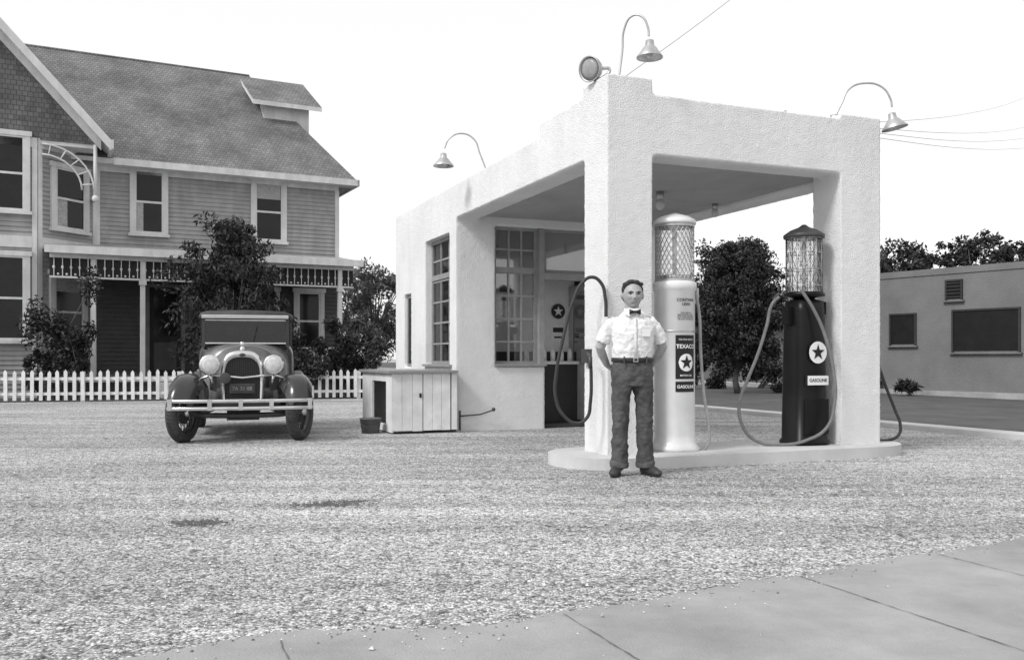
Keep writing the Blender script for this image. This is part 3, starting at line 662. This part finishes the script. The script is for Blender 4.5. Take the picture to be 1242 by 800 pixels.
# fence
fa=(-14.6,20.78); fb=(-3.88,23.65); fe=empty('picket_fence',(fa[0],fa[1],0),math.atan2(fb[1]-fa[1],fb[0]-fa[0]))
L_=math.hypot(fb[0]-fa[0],fb[1]-fa[1]); b=MB(); t=0
while t<L_:
    h=.76+random.uniform(-.025,.025); w=.04; j=random.uniform(-.012,.012); y=-.03+random.uniform(-.004,.004)
    b.add([(t-w,y,.04),(t+w,y,.04),(t+w+j,y,h-.06),(t+j,y,h),(t-w+j,y,h-.06),(t-w,y+.02,.04),(t+w,y+.02,.04),(t+w+j,y+.02,h-.06),(t+j,y+.02,h),(t-w+j,y+.02,h-.06)],
      [(0,1,2,3,4),(9,8,7,6,5),(0,5,6,1),(1,6,7,2),(2,7,8,3),(3,8,9,4),(4,9,5,0)]); t+=.185+random.uniform(-.008,.008)
b.box(0,L_,-.004,.03,.16,.23); b.box(0,L_,-.004,.03,.52,.59)
t=0
while t<L_+.1: b.box(t-.05,t+.05,.032,.13,0,.72); t+=2.2
b.obj('pickets',M['woodw'],fe)

# ================================================================ STUCCO BUILDING across street
BA=math.atan2(-.8198,.5726); BF=Frame(13.5,24,BA); sb=empty('stucco_building',(13.5,24,0),BA)
b=MB(); xl=BF.x(1046,0)
b.box(xl,7,0,9,0,3.42,0); b.box(xl-.03,7.03,-.03,.25,3.42,3.6,0); b.box(xl-.03,xl+.25,.25,9,3.42,3.6,0)
def hole(a,c,t,u_,slats=0):
    xa=BF.x(a,0);xb=BF.x(c,0); z1=BF.z(t,(xa+xb)/2,0);z0=BF.z(u_,(xa+xb)/2,0)
    b.box(xa,xb,-.02,-.004,z0,z1,1)
    for (q,r_,s_,v_) in [(xa-.05,xa,z0-.05,z1+.05),(xb,xb+.05,z0-.05,z1+.05)]: b.box(q,r_,-.05,-.002,s_,v_,2)
    b.box(xa,xb,-.048,-.002,z1,z1+.05,2); b.box(xa-.1,xb+.1,-.1,-.002,z0-.09,z0-.051,0)
    n=max(1,int((xb-xa)/1.1))
    for i in range(1,n): b.box(xa+(xb-xa)*i/n-.02,xa+(xb-xa)*i/n+.02,-.04,-.021,z0,z1,2)
    for i in range(slats): b.box(xa,xb,-.05,-.021,z0+(z1-z0)*(i+.3)/slats,z0+(z1-z0)*(i+.6)/slats,2)
hole(1081,1110,382,417); hole(1157,1236,376,425); hole(1149,1166,341,362,slats=5)
b.obj('building_walls',[M['bstuc'],mat('dull_pane',.012,.5,.3,3,spec=.2),mat('dark_trim',.03,.7)],sb)
bb=empty('distant_building',(9.5,40,0),math.radians(10)); b=MB(); b.box(-3,4.5,0,6,0,2.9,0); b.slab([(-3.5,-.5,2.9),(5,-.5,2.9),(4.2,3,4.3),(-2.6,3,4.3)],.12,1); b.slab([(5,-.5,2.899),(5,6.5,2.899),(4.2,3,4.299)],.12,1)
for x in (-2,.5,2.8): b.box(x,x+.9,-.03,-.003,1,2.2,2)
b.obj('distant_walls',[mat('pale_siding',.2,.8,.2,2),mat('dull_roof',.12,.8,.2,2),M['pane']],bb)

# ================================================================ VEGETATION
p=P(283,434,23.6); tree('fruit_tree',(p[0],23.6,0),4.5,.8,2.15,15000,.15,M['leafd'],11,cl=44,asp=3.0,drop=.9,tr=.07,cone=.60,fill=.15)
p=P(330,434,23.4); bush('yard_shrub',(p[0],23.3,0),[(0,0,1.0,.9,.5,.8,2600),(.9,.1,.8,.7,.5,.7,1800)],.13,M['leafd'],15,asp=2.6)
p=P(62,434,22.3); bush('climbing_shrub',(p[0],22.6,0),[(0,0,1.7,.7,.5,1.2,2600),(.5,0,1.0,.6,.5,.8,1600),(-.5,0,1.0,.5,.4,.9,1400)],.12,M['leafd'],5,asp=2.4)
bush('hedge_shrub',(-4.8,24.4,0),[(-.9,0,.9,.8,.6,.9,2600),(.1,0,1.0,.9,.6,.95,3200),(.9,.2,.9,.7,.6,.85,2400),(-1.8,.3,.7,.7,.5,.7,1600)],.12,M['leafd'],6,asp=2.6)
bush('oleander_shrub',(-4.75,25.6,0),[(.2,0,1.6,.8,.6,.9,1800)],.17,M['leaf'],8,asp=4)
tree('backyard_tree',(-5.6,37,0),4.9,1.2,1.6,6000,.16,M['leafl'],21,cl=26)
tree('backyard_tree',(-8.2,47,0),6.0,1.2,1.9,4000,.2,M['leafl'],22,cl=20)
p=P(895,434,27); tree('round_tree',(p[0],27,0),4.6,.75,1.4,60000,.10,M['leafd'],31,cl=170,tr=.11,fill=.25,bs=1.0)
bush('roadside_shrub',(7.2,31,0),[(-1.8,0,1.0,1.2,.6,1.0,2600),(0,0,1.0,1.3,.6,1.0,2800),(1.7,.4,.9,1.2,.6,.9,2600),(3.4,.4,.9,1.2,.6,.9,2600),(5.0,.4,.9,1.2,.6,1.0,2600)],.13,M['leafd'],9)
bush('roadside_shrub',(8.2,27.5,0),[(.6,.0,.5,.7,.4,.5,1600),(1.8,.2,.6,.8,.4,.6,2000),(2.8,.2,.6,.8,.4,.6,1800)],.11,M['leafd'],19)
bush('low_plant',(11.0,25.2,0),[(0,0,.22,.45,.3,.2,260)],.28,M['leafd'],12,asp=6)
tree('street_tree',(17.6,42,0),6.4,2.3,2.1,9000,.2,M['leafd'],41,cl=40)
tree('street_tree',(20.8,41,0),6.8,2.3,2.1,9000,.2,M['leafd'],43,cl=40)
tree('street_tree',(23.6,42,0),6.3,2.4,1.7,6000,.2,M['leafd'],44,cl=30)
tree('street_tree',(14.6,38,0),5.2,1.6,1.6,5000,.2,M['leafd'],45,cl=28)
for i,(x,y,h) in enumerate([(-2,70,5),(6,75,6),(13,66,5.5),(24,90,8),(-22,80,8)]): tree('distant_tree',(x,y,0),h,1.5,h*.45,2600,.35,M['leafl'],60+i,cl=18)

# utility pole + wires
up=empty('utility_pole',(16.9,27.5,0)); b=MB(); b.tube([(0,0,0),(0,0,9)],[.16,.11],12); b.box(-1.2,1.2,-.06,.06,7.9,8.02); b.box(-.6,.6,-.06,.06,6.5,6.6)
for x in (-1.1,-.6,.6,1.1): b.tube([(x,0,8.02),(x,0,8.15)],[.03,.05],8)
b.obj('pole',M['wpole'],up)
uw=empty('overhead_wires',(0,0,0))
a=Vector(ST.w(3.45,.3,3.68))
def wire(a,b,sag):
    a=Vector(a);b=Vector(b); curve('wire',[a.lerp(b,t)-Vector((0,0,sag*4*t*(1-t))) for t in (0,.25,.5,.75,1)],.0035,M['wire'],uw,6)
wire(a,(15.8,27.5,8.1),.15); wire(a+Vector((0,0,-.05)),(16.3,27.5,7.9),.2); wire(a+Vector((0,0,-.1)),(16.5,27.5,7.6),.2); wire(ST.w(3.0,.4,3.7),(15.7,27.5,9),.2)
wire(ST.w(.3,.3,3.85),(5.5,15,8.6),.1)

# ================================================================ CAR
car=empty('parked_car',(-3.42,11.55,0),math.radians(14.5))
def arch(w,zb,zt,y,n=22,e=2.6):
    pts=[]
    hh=(zt-zb)
    for k in range(n+1):
        th=math.pi*k/n; c=math.cos(th); s=math.sin(th)
        x=-w/2*math.copysign(abs(c)**(2/e),c)
        z=zb+hh*.45+ hh*.55*abs(s)**(2/e)
        pts.append((x,y,z))
    return [(-w/2,y,zb)]+pts+[(w/2,y,zb)]
b=MB()
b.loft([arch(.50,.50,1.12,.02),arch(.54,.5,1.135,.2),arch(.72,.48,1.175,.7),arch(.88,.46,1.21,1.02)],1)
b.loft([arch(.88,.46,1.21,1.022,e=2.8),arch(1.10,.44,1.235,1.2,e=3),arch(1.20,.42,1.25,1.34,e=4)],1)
b.loft([arch(1.22,.42,1.26,1.345,e=6),arch(1.32,.42,1.27,1.7,e=7),arch(1.34,.42,1.27,2.4,e=7),arch(1.30,.44,1.26,2.95,e=6),arch(1.16,.5,1.2,3.15,e=5)],0)
o=arch(.52,.47,1.145,-.05,e=3.0); i_=arch(.43,.53,1.06,-.055,e=3.0)
b.loft([arch(.50,.47,1.13,.02,e=3.),arch(.52,.47,1.145,-.03,e=3.),o,i_,[(p_[0],.0,p_[2]) for p_ in i_]],2,cap=False)
b.add([(p_[0],-.02,p_[2]) for p_ in i_],[tuple(range(len(i_)))],6)
for k in range(17): x=-.18+k*.0225; b.box(x-.002,x+.002,-.03,-.022,.56,1.02,8)
b.lathe([(.03,1.14),(.035,1.16),(.03,1.18),(.012,1.20)],14,mi=2); b.ell((0,-.01,1.225),(.03,.012,.03),10,8,2)
b.ell((0,-.065,1.09),(.04,.008,.022),12,6,8)
b.tube([(0,.03,1.138),(0,.2,1.143),(0,.7,1.183),(0,1.02,1.218)],.006,6,2)
b.box(-.15,.15,-.12,-.112,.61,.73,8); b.box(-.138,.138,-.124,-.121,.622,.718,0)
Rx=Matrix.Rotation(math.radians(90),3,'X')
for s in (-1,1):
    b.lathe([(.02,-.19),(.06,-.17),(.105,-.10),(.120,-.03),(.126,0),(.128,.02),(.104,.024)],28,(s*.385,-.12,.965),2,M4=Rx)
    b.lathe([(.104,.018),(.08,.030),(.02,.036)],28,(s*.385,-.12,.965),5,M4=Rx)
    b.tube([(s*.385,-.06,.85),(s*.36,-.02,.70)],.02,8,2)
b.tube([(-.60,-.0,.74),(-.385,-.04,.84),(0,-.07,.80),(.385,-.04,.84),(.60,0,.74)],.017,8,2)
b.lathe([(.015,-.12),(.03,-.06),(.07,0),(.065,.002)],16,(-.2,-.2,.80),8,M4=Rx)
for z in (.44,.53):
    pts=[(-.86,-.42,z),(-.78,-.50,z),(-.4,-.545,z),(0,-.56,z),(.4,-.545,z),(.78,-.50,z),(.86,-.42,z)]
    b.tube(pts,[(.008,.022)]*7,8,2)
for x in (-.82,-.36,0,.36,.82): b.box(x-.025,x+.025,-.57 if abs(x)<.5 else -.50,-.53 if abs(x)<.5 else -.44,.42,.555,2)
for x in (-.36,.36): b.tube([(x,-.54,.48),(x,-.2,.46),(x,.3,.48)],.022,6,8)
b.tube([(-.68,0,.36),(-.45,0,.33),(0,0,.32),(.45,0,.33),(.68,0,.36)],.035,8,8)
b.tube([(-.5,-.03,.37),(-.25,-.04,.46),(0,-.05,.50),(.25,-.04,.46),(.5,-.03,.37)],[(.03,.04)]*5,8,8)
b.box(-.36,-.3,-.1,3.0,.42,.50,8); b.box(.3,.36,-.1,3.0,.42,.50,8); b.box(-.2,.2,.2,1.2,.25,.5,8); b.box(-.3,.3,-.12,-.06,.40,.52,0)
b.box(-.6,.6,.5,3.1,.40,.43,8)
b.tube([(-.68,2.63,.36),(.68,2.63,.36)],.04,8,8); b.ell((0,2.63,.36),(.12,.12,.12),12,8,8)
def fender(s,path,wi,mi=0,lip=.07):
    secs=[]
    for (y,z,ins,wd,cr) in path:
        row=[]
        for k in range(11):
            t=k/10; x=ins+wd*t; zz=z+cr*math.sin(math.pi*min(1,t*1.0))**.8 - (lip*max(0,(t-.72)/.28)**2) - (.10*max(0,(.25-t)/.25)**1.5)
            row.append((s*x,y,zz))
        secs.append(row)
    inner=[[(x,y,z-.012) for x,y,z in r] for r in secs]
    b.loft(secs,mi,closed=False,cap=False); b.loft(inner,mi,closed=False,cap=False)
    b.loft([[r[-1] for r in secs],[r[-1] for r in inner]],mi,closed=False,cap=False)
    b.loft([secs[0],inner[0]],mi,closed=False,cap=False)
for s in (-1,1):
    path=[(-.43,.50,.58,.26,.02),(-.40,.60,.56,.29,.03),(-.32,.70,.52,.33,.045),(-.18,.775,.47,.385,.055),(0,.80,.44,.415,.06),(.2,.785,.43,.425,.06),(.42,.71,.43,.425,.05),(.65,.58,.46,.40,.04),(.85,.45,.50,.36,.02),(1.05,.36,.55,.31,.01),(1.2,.335,.56,.30,.005)]
    fender(s,path,.3)
    b.box(.60 if s>0 else -.86,.86 if s>0 else -.60,1.2,2.15,.31,.34,0)
    path=[(2.1,.33,.6,.26,.005),(2.22,.5,.6,.26,.02),(2.35,.68,.6,.26,.04),(2.55,.80,.6,.26,.05),(2.75,.81,.6,.26,.05),(2.95,.70,.6,.26,.04),(3.1,.5,.6,.26,.03)]
    fender(s,path,.3)
zr=1.62
pil=[(-.57,1.36),(.57,1.36),(-.62,2.0),(.62,2.0),(-.62,2.6),(.62,2.6),(-.57,3.05),(.57,3.05)]
for x,y in pil: b.box(x-.024,x+.024,y-.03,y+.03,1.2,zr,0)
b.box(-.56,.56,1.365,1.370,1.25,zr,7); b.box(-.545,.545,1.32,1.35,1.25,1.268,2); b.box(-.545,.545,1.32,1.35,1.575,1.59,2)
b.box(-.61,-.605,1.4,3.05,1.25,zr,7); b.box(.605,.61,1.4,3.05,1.25,zr,7); b.box(-.57,.57,3.03,3.06,1.2,1.34,0); b.box(-.57,.57,3.03,3.06,1.54,1.61,0); b.box(-.57,-.35,3.03,3.06,1.34,1.54,0); b.box(.35,.57,3.03,3.06,1.34,1.54,0)
b.loft([[(x*wf*.5,y,1.62+z) for x,z in [(-1,0),(-1.0,.03),(-.97,.06),(-.85,.085),(-.4,.095),(0,.10),(.4,.095),(.85,.085),(.97,.06),(1.0,.03),(1,0)]] for y,wf in [(1.22,1.18),(1.30,1.24),(1.6,1.30),(2.4,1.32),(2.95,1.28),(3.12,1.15)]],4)
b.loft([[(-.58,1.24,1.655),(-.58,1.13,1.635),(-.58,1.13,1.60),(-.58,1.24,1.62)],[(.58,1.24,1.655),(.58,1.13,1.635),(.58,1.13,1.60),(.58,1.24,1.62)]],9,sm=False)
b.tube([(.1,1.31,1.27),(.16,1.31,1.5)],.006,5,8)
b.box(-.57,.57,1.95,2.1,.9,1.38,8); b.box(-.57,.57,2.7,2.85,.9,1.4,8)
for k in range(24):
    a=k*math.pi/12; a2=a+math.pi/12; b.tube([(.3+.19*math.cos(a),1.58,1.28+.19*math.sin(a)),(.3+.19*math.cos(a2),1.58,1.28+.19*math.sin(a2))],.012,5,8)
for s in (-1,1):
    for k in range(14): y=.3+k*.045; w=.25+.09*(y)/.5; b.box(s*(w+.035)-.01,s*(w+.035)+.01,y,y+.02,.62,.85,0)
b.obj('car_body',[M['carp'],M['carh'],M['chrome'],M['tyre'],M['top'],M['lens'],M['core'],M['cargl'],M['dmetal'],M['topl']],car)
text('plate_text','7A 31 08',.065,mat('faded_plate_print',.2,.6),car,lambda x,y:(x,-.127,.667+y))
def wheel(x,y,ang,name='wheel'):
    b=MB(); R=.365; K=1.2
    prof=[(R-.10,-.045*K),(R-.06,-.062*K),(R-.02,-.058*K),(R-.004,-.04*K),(R,-.015),(R,.015),(R-.004,.04*K),(R-.02,.058*K),(R-.06,.062*K),(R-.10,.045*K),(R-.11,0),(R-.10,-.045*K)]
    M4=Matrix.Rotation(ang,3,'Z')@Matrix.Rotation(math.radians(90),3,'Y')
    b.lathe(prof,40,(x,y,R),0,M4=M4,cap=False)
    b.lathe([(R-.13,-.035),(R-.092,-.055),(R-.092,.055),(R-.13,.035),(R-.13,-.035)],36,(x,y,R),1,M4=M4,cap=False)
    b.lathe([(.02,-.085),(.045,-.08),(.055,-.04),(.06,.04),(.045,.08),(.02,.085)],20,(x,y,R),2,M4=M4)
    for k in range(30):
        a=k*math.pi/15; sg=1 if k%2 else -1
        p0=M4@Vector((.055*math.cos(a),.055*math.sin(a),sg*.05)); p1_=M4@Vector(((R-.12)*math.cos(a+.15*sg),(R-.12)*math.sin(a+.15*sg),0))
        c0=Vector((x,y,R)); b.tube([c0+p0,c0+p1_],.006,5,1,cap=False)
    b.lathe([(.1,-.02),(.14,-.02),(.14,.02),(.1,.02)],20,(x,y,R),3,M4=M4)
    for k in range(48):
        a=k*math.pi/24
        for sx in (-.036,-.012,.012,.036):
            aa=a+(.03 if sx in(-.012,.036) else 0)
            c0=M4@Vector(((R-.002)*math.cos(aa),(R-.002)*math.sin(aa),sx)); b.ell((x+c0.x,y+c0.y,R+c0.z),(.011,.011,.011),5,3,0)
    b.obj(name,[M['tyre'],M['carp'],M['chrome'],M['dmetal']],car)
wheel(-.71,0,math.radians(-20),'front_wheel'); wheel(.71,0,math.radians(-20),'front_wheel'); wheel(-.71,2.63,0,'rear_wheel'); wheel(.71,2.63,0,'rear_wheel')

# ================================================================ MAN
mp=P(767,434,8.16); man=empty('man',(mp[0],8.16,0),math.radians(4))
def hs_(v): return (v[0]*1.13,(v[1]+.0)*1.10,1.492+(v[2]-1.525)*1.035)
b=MB(); HC=(0,-.005,1.645)
vs=[];fs=[];n,m_=72,56
for i in range(m_+1):
    ph=math.pi*i/m_; sr=max(math.sin(ph),.01); cz=-math.cos(ph)
    for k in range(n):
        th=2*math.pi*k/n; x=sr*math.cos(th)*.076; y=sr*math.sin(th)*.096; z=cz*.120
        t=max(0,-z/.12); x*=1-.20*t**1.6
        # squarer cranium and jaw
        x*=1+.05*(1-abs(z)/.12)
        if z<0: y=y*(1-.12*t) - (.012*t if y<0 else -.0)
        if y>0 and z<0: y*=1-.3*t
        fr=max(0,-y/.096)**.5 if y<0 else 0
        G_=lambda cx,cz_,sx,sz,a: a*math.exp(-((x-cx)/sx)**2-((z-cz_)/sz)**2)*fr
        d=G_(0,-.022,.010,.018,.022)+G_(0,-.035,.014,.009,.017)+G_(0,0,.008,.025,.009)
        d+=G_(-.03,.02,.022,.007,.011)+G_(.03,.02,.022,.007,.011)
        d-=G_(-.031,.003,.014,.010,.016)+G_(.031,.003,.014,.010,.016)
        d+=G_(-.042,-.025,.018,.016,.008)+G_(.042,-.025,.018,.016,.008)
        d-=G_(-.040,-.055,.014,.014,.004)+G_(.040,-.055,.014,.014,.004)
        d+=G_(0,-.058,.020,.007,.007)+G_(0,-.072,.018,.006,.008)-G_(0,-.065,.024,.003,.005)-G_(0,-.083,.02,.006,.006)
        d+=G_(0,-.104,.022,.012,.014)
        vs.append((HC[0]+x,HC[1]+y-d,HC[2]+z))
for i in range(m_):
    for k in range(n):
        k2=(k+1)%n; fs.append((i*n+k,i*n+k2,(i+1)*n+k2,(i+1)*n+k))
fs.append(tuple(range(n))[::-1]); fs.append(tuple(m_*n+k for k in range(n))); b.add(vs,fs,0,True)
for s in (-1,1):
    b.ell((s*.082,.008,1.638),(.011,.02,.033),12,8,rot=Matrix.Rotation(s*.35,3,'Z'))
b.v=[hs_(v) for v in b.v]
b.tube([(0,.02,1.38),(0,.018,1.46),(0,.008,1.57)],[.07,.062,.060],20)
b.rings([(0,0,1.15,.15,.1),(0,0,1.3,.16,.10),(0,0,1.37,.15,.09),(0,.01,1.42,.09,.07)],20)
for s in (-1,1):
    sh=(s*.165,.01,1.375); el=(s*.286,.045,1.145); wr=(s*.205,.135,.985)
    b.tube([(s*.1,.01,1.375),sh,(s*.228,.025,1.27),el,(s*.262,.08,1.09),wr],[.06,.056,.047,.043,.041,.029],16)
    pc=(s*.145,.172,.945)
    b.tube([wr,(s*.175,.158,.965),pc,(s*.105,.184,.920)],[(.028,.024),(.036,.020),(.040,.018),(.034,.015)],14)
    for k in range(4):
        o=(k-1.5)*.020; L=[.062,.072,.068,.054][k]; dx,dz=-s*.85,-.5
        q0=(s*.115+o*.5*s*1,.185,.925-o*.85); q1=(q0[0]+dx*L*.45,.196,q0[2]+dz*L*.45); q2=(q1[0]+dx*L*.35,.194,q1[2]+dz*L*.45); q3=(q2[0]+dx*L*.15,.181,q2[2]+dz*L*.3)
        b.tube([q0,q1,q2,q3],[.0095,.009,.0085,.0065],8)
    b.tube([(s*.165,.165,.975),(s*.14,.18,.995),(s*.11,.188,.997)],[.012,.010,.008],8)
sk=b.obj('head_arms_hands',M['skin'],man); remesh(sk,.0038,smooth=1)
b=MB()
for s in (-1,1):
    b.ell((s*.031,-.080,1.648),(.0120,.008,.0055),12,8,0); b.ell((s*.031,-.086,1.648),(.0060,.004,.0055),10,6,1)
    b.tube([(s*.013,-.105,1.662),(s*.032,-.106,1.668),(s*.051,-.094,1.661)],[.003,.0045,.0025],6,1)
    b.tube([(s*.018,-.0890,1.654),(s*.031,-.0915,1.6560),(s*.044,-.086,1.652)],[.0022,.0028,.0018],5,1)
    b.ell((s*.007,-.119,1.601),(.003,.002,.002),6,4,1)
b.tube([(-.024,-.106,1.579),(0,-.1155,1.580),(.024,-.106,1.579)],[.002,.0032,.002],6,2)
b.v=[hs_(v) for v in b.v]
b.obj('eyes_brows_mouth',[M['eyew'],M['hair'],M['lips']],man)
b=MB(); b.ell((0,.017,1.690),(.082,.094,.088),28,20); b.ell((0,.05,1.645),(.078,.066,.085),24,16)
for s in (-1,1): b.ell((s*.069,-.003,1.685),(.016,.033,.042),14,10)
for k in range(18):
    a=random.uniform(0,math.pi); b.ell((.062*math.cos(a)*1,-.02-.035*math.sin(a)*random.uniform(.6,1.1),1.750+random.uniform(-.01,.010)-.02*abs(math.cos(a))),(.024,.022,.017),10,8)
b.v=[hs_(v) for v in b.v]
hr=b.obj('hair',M['hair'],man); remesh(hr,.005,.010,.015,1)
b=MB()
b.rings([(0,0,1.01,.165,.118),(0,0,1.05,.178,.128),(0,-.005,1.12,.182,.133),(0,-.008,1.24,.190,.136),(0,-.005,1.32,.197,.132),(0,0,1.372,.190,.115),(0,.003,1.405,.160,.098),(0,.008,1.438,.105,.08),(0,.012,1.468,.076,.07)],28,0,2.2)
for s in (-1,1):
    b.tube([(s*.11,.0,1.365),(s*.166,.005,1.368),(s*.212,.018,1.315),(s*.246,.03,1.25),(s*.268,.04,1.19)],[.060,.058,.060,.063,.067],18)
sh=b.obj('shirt',M['shirt'],man); remesh(sh,.007,.026,.05,2)
b=MB()
for s in (-1,1):
    b.add([(0,-.086,1.470),(s*.055,-.108,1.425),(s*.09,-.078,1.452),(s*.078,-.02,1.492),(s*.038,-.066,1.494),(0,-.075,1.488),
           (0,-.094,1.464),(s*.055,-.117,1.418),(s*.095,-.083,1.447)],[(0,1,2,3,4,5),(6,7,8,3,4,5)],0)
b.tube([(0,-.144,1.05),(0,-.150,1.2),(0,-.146,1.30),(0,-.116,1.40)],[(.013,.004)]*4,6,0)
for z in (1.11,1.19,1.27,1.34): b.ell((0,-.156 if z<1.3 else -.145,z),(.005,.003,.005),8,5,1)
b.box(.055,.13,-.150,-.142,1.24,1.33,0); b.box(.053,.132,-.153,-.1505,1.315,1.332,0)
b.obj('shirt_collar_and_placket',[M['shirt'],M['porce']],man)
b=MB()
for s in (-1,1): b.tube([(0,-.112,1.458),(s*.022,-.118,1.458),(s*.05,-.113,1.458)],[(.006,.009),(.010,.014),(.010,.026)],10)
b.ell((0,-.119,1.458),(.012,.010,.012),10,8); b.obj('bow_tie',M['black'],man)
b=MB()
b.rings([(0,0,.80,.168,.125),(0,.008,.86,.188,.142),(0,.008,.93,.19,.14),(0,0,1.0,.178,.13),(0,0,1.04,.172,.124)],28,0,2.2)
for s in (-1,1):
    b.tube([(s*.085,0,.90),(s*.095,0,.80),(s*.105,-.002,.65),(s*.109,-.008,.5),(s*.112,.004,.35),(s*.115,.008,.2),(s*.117,.004,.095)],[(.10,.12),(.094,.114),(.080,.095),(.073,.085),(.071,.083),(.073,.086),(.077,.090)],20)
tr=b.obj('trousers',M['trous'],man); remesh(tr,.007,.034,.07,1)
b=MB()
for s in (-1,1):
    b.tube([(s*.117,.004,.070),(s*.117,.004,.078),(s*.117,.004,.120),(s*.116,.004,.125)],[(.080,.092),(.085,.097),(.086,.098),(.081,.093)],24)
cf=b.obj('trouser_cuffs',mat('cuff_cloth',.085,.9,.4,9),man); remesh(cf,.007,.012,.05,1)
b=MB(); b.rings([(0,0,1.015,.186,.139),(0,0,1.018,.189,.142),(0,0,1.050,.189,.142),(0,0,1.053,.186,.139)],36,0,2.2)
b.box(-.022,.022,-.152,-.143,1.015,1.053,1); b.box(-.014,.014,-.1545,-.1521,1.023,1.045,0)
for x in (-.1,.1): b.box(x-.006,x+.006,-.137,-.129,1.005,1.065,2)
b.obj('belt',[M['leather'],M['metal'],M['trous']],man)
b=MB()
for s in (-1,1):
    dx=s*.34
    def q(t,z): return (s*.117+dx*t*1.0,.075-t*.94,z)
    b.tube([q(-.02,.045),q(.04,.05),q(.12,.052),q(.19,.045),q(.25,.036),q(.275,.028)],[(.034,.038),(.040,.046),(.042,.050),(.046,.040),(.040,.030),(.018,.016)],16)
    b.tube([(s*.117,.03,.05),(s*.117,.02,.14)],[.045,.04],14)
sho=b.obj('shoes',M['boots'],man); remesh(sho,.006,smooth=2)
b=MB()
for s in (-1,1):
    pts=[]
    for k in range(24):
        a=2*math.pi*k/24; l=.145*math.sin(a); w=.045*math.cos(a)*(1.08 if math.sin(a)>0 else .85); cy=.105
        ux,uy=s*.34,-.94; pts.append((s*.117+ux*(cy+l)+uy*w*-1*1.0, .075+uy*(cy+l)+ux*w, .0))
    b.add([(x,y,.001) for x,y,z in pts]+[(x,y,.018) for x,y,z in pts],[tuple(range(24))[::-1],tuple(range(24,48))]+[(i,(i+1)%24,24+(i+1)%24,24+i) for i in range(24)])
b.obj('soles',M['leather'],man)

# ================================================================ LIGHT, SKY, CAMERA
d=Vector((-.66,-.55,.80)).normalized()
sun=bpy.data.lights.new('sun','SUN'); sun.energy=2.3; sun.angle=math.radians(14); sun.color=(1,1,1)
so=bpy.data.objects.new('sun',sun); SC.collection.objects.link(so); so.rotation_euler=d.to_track_quat('Z','Y').to_euler(); so.location=(-20,-20,30)
w=bpy.data.worlds.new('World'); SC.world=w; w.use_nodes=True; n=w.node_tree; bg=n.nodes['Background']
sk=n.nodes.new('ShaderNodeTexSky'); sk.sky_type='NISHITA'; sk.sun_disc=False
el=math.asin(d.z); sk.sun_elevation=el; sk.sun_rotation=math.atan2(d.x,d.y); sk.dust_density=3
bw=n.nodes.new('ShaderNodeRGBToBW'); n.links.new(sk.outputs[0],bw.inputs[0])
mx=n.nodes.new('ShaderNodeMix'); mx.data_type='FLOAT'; mx.inputs[0].default_value=.66; n.links.new(bw.outputs[0],mx.inputs[2]); mx.inputs[3].default_value=10.5
n.links.new(mx.outputs[0],bg.inputs['Color']); bg.inputs['Strength'].default_value=.13
cam=bpy.data.cameras.new('camera'); co=bpy.data.objects.new('camera',cam); SC.collection.objects.link(co); SC.camera=co
co.location=(0,0,H); co.rotation_euler=(math.radians(90),0,0); cam.sensor_width=36; cam.lens=36*F/1242; cam.shift_y=(HY-400)/1242; cam.clip_end=2000; cam.clip_start=.05
SC.view_settings.view_transform='Standard'; SC.view_settings.look='None'; SC.view_settings.exposure=0
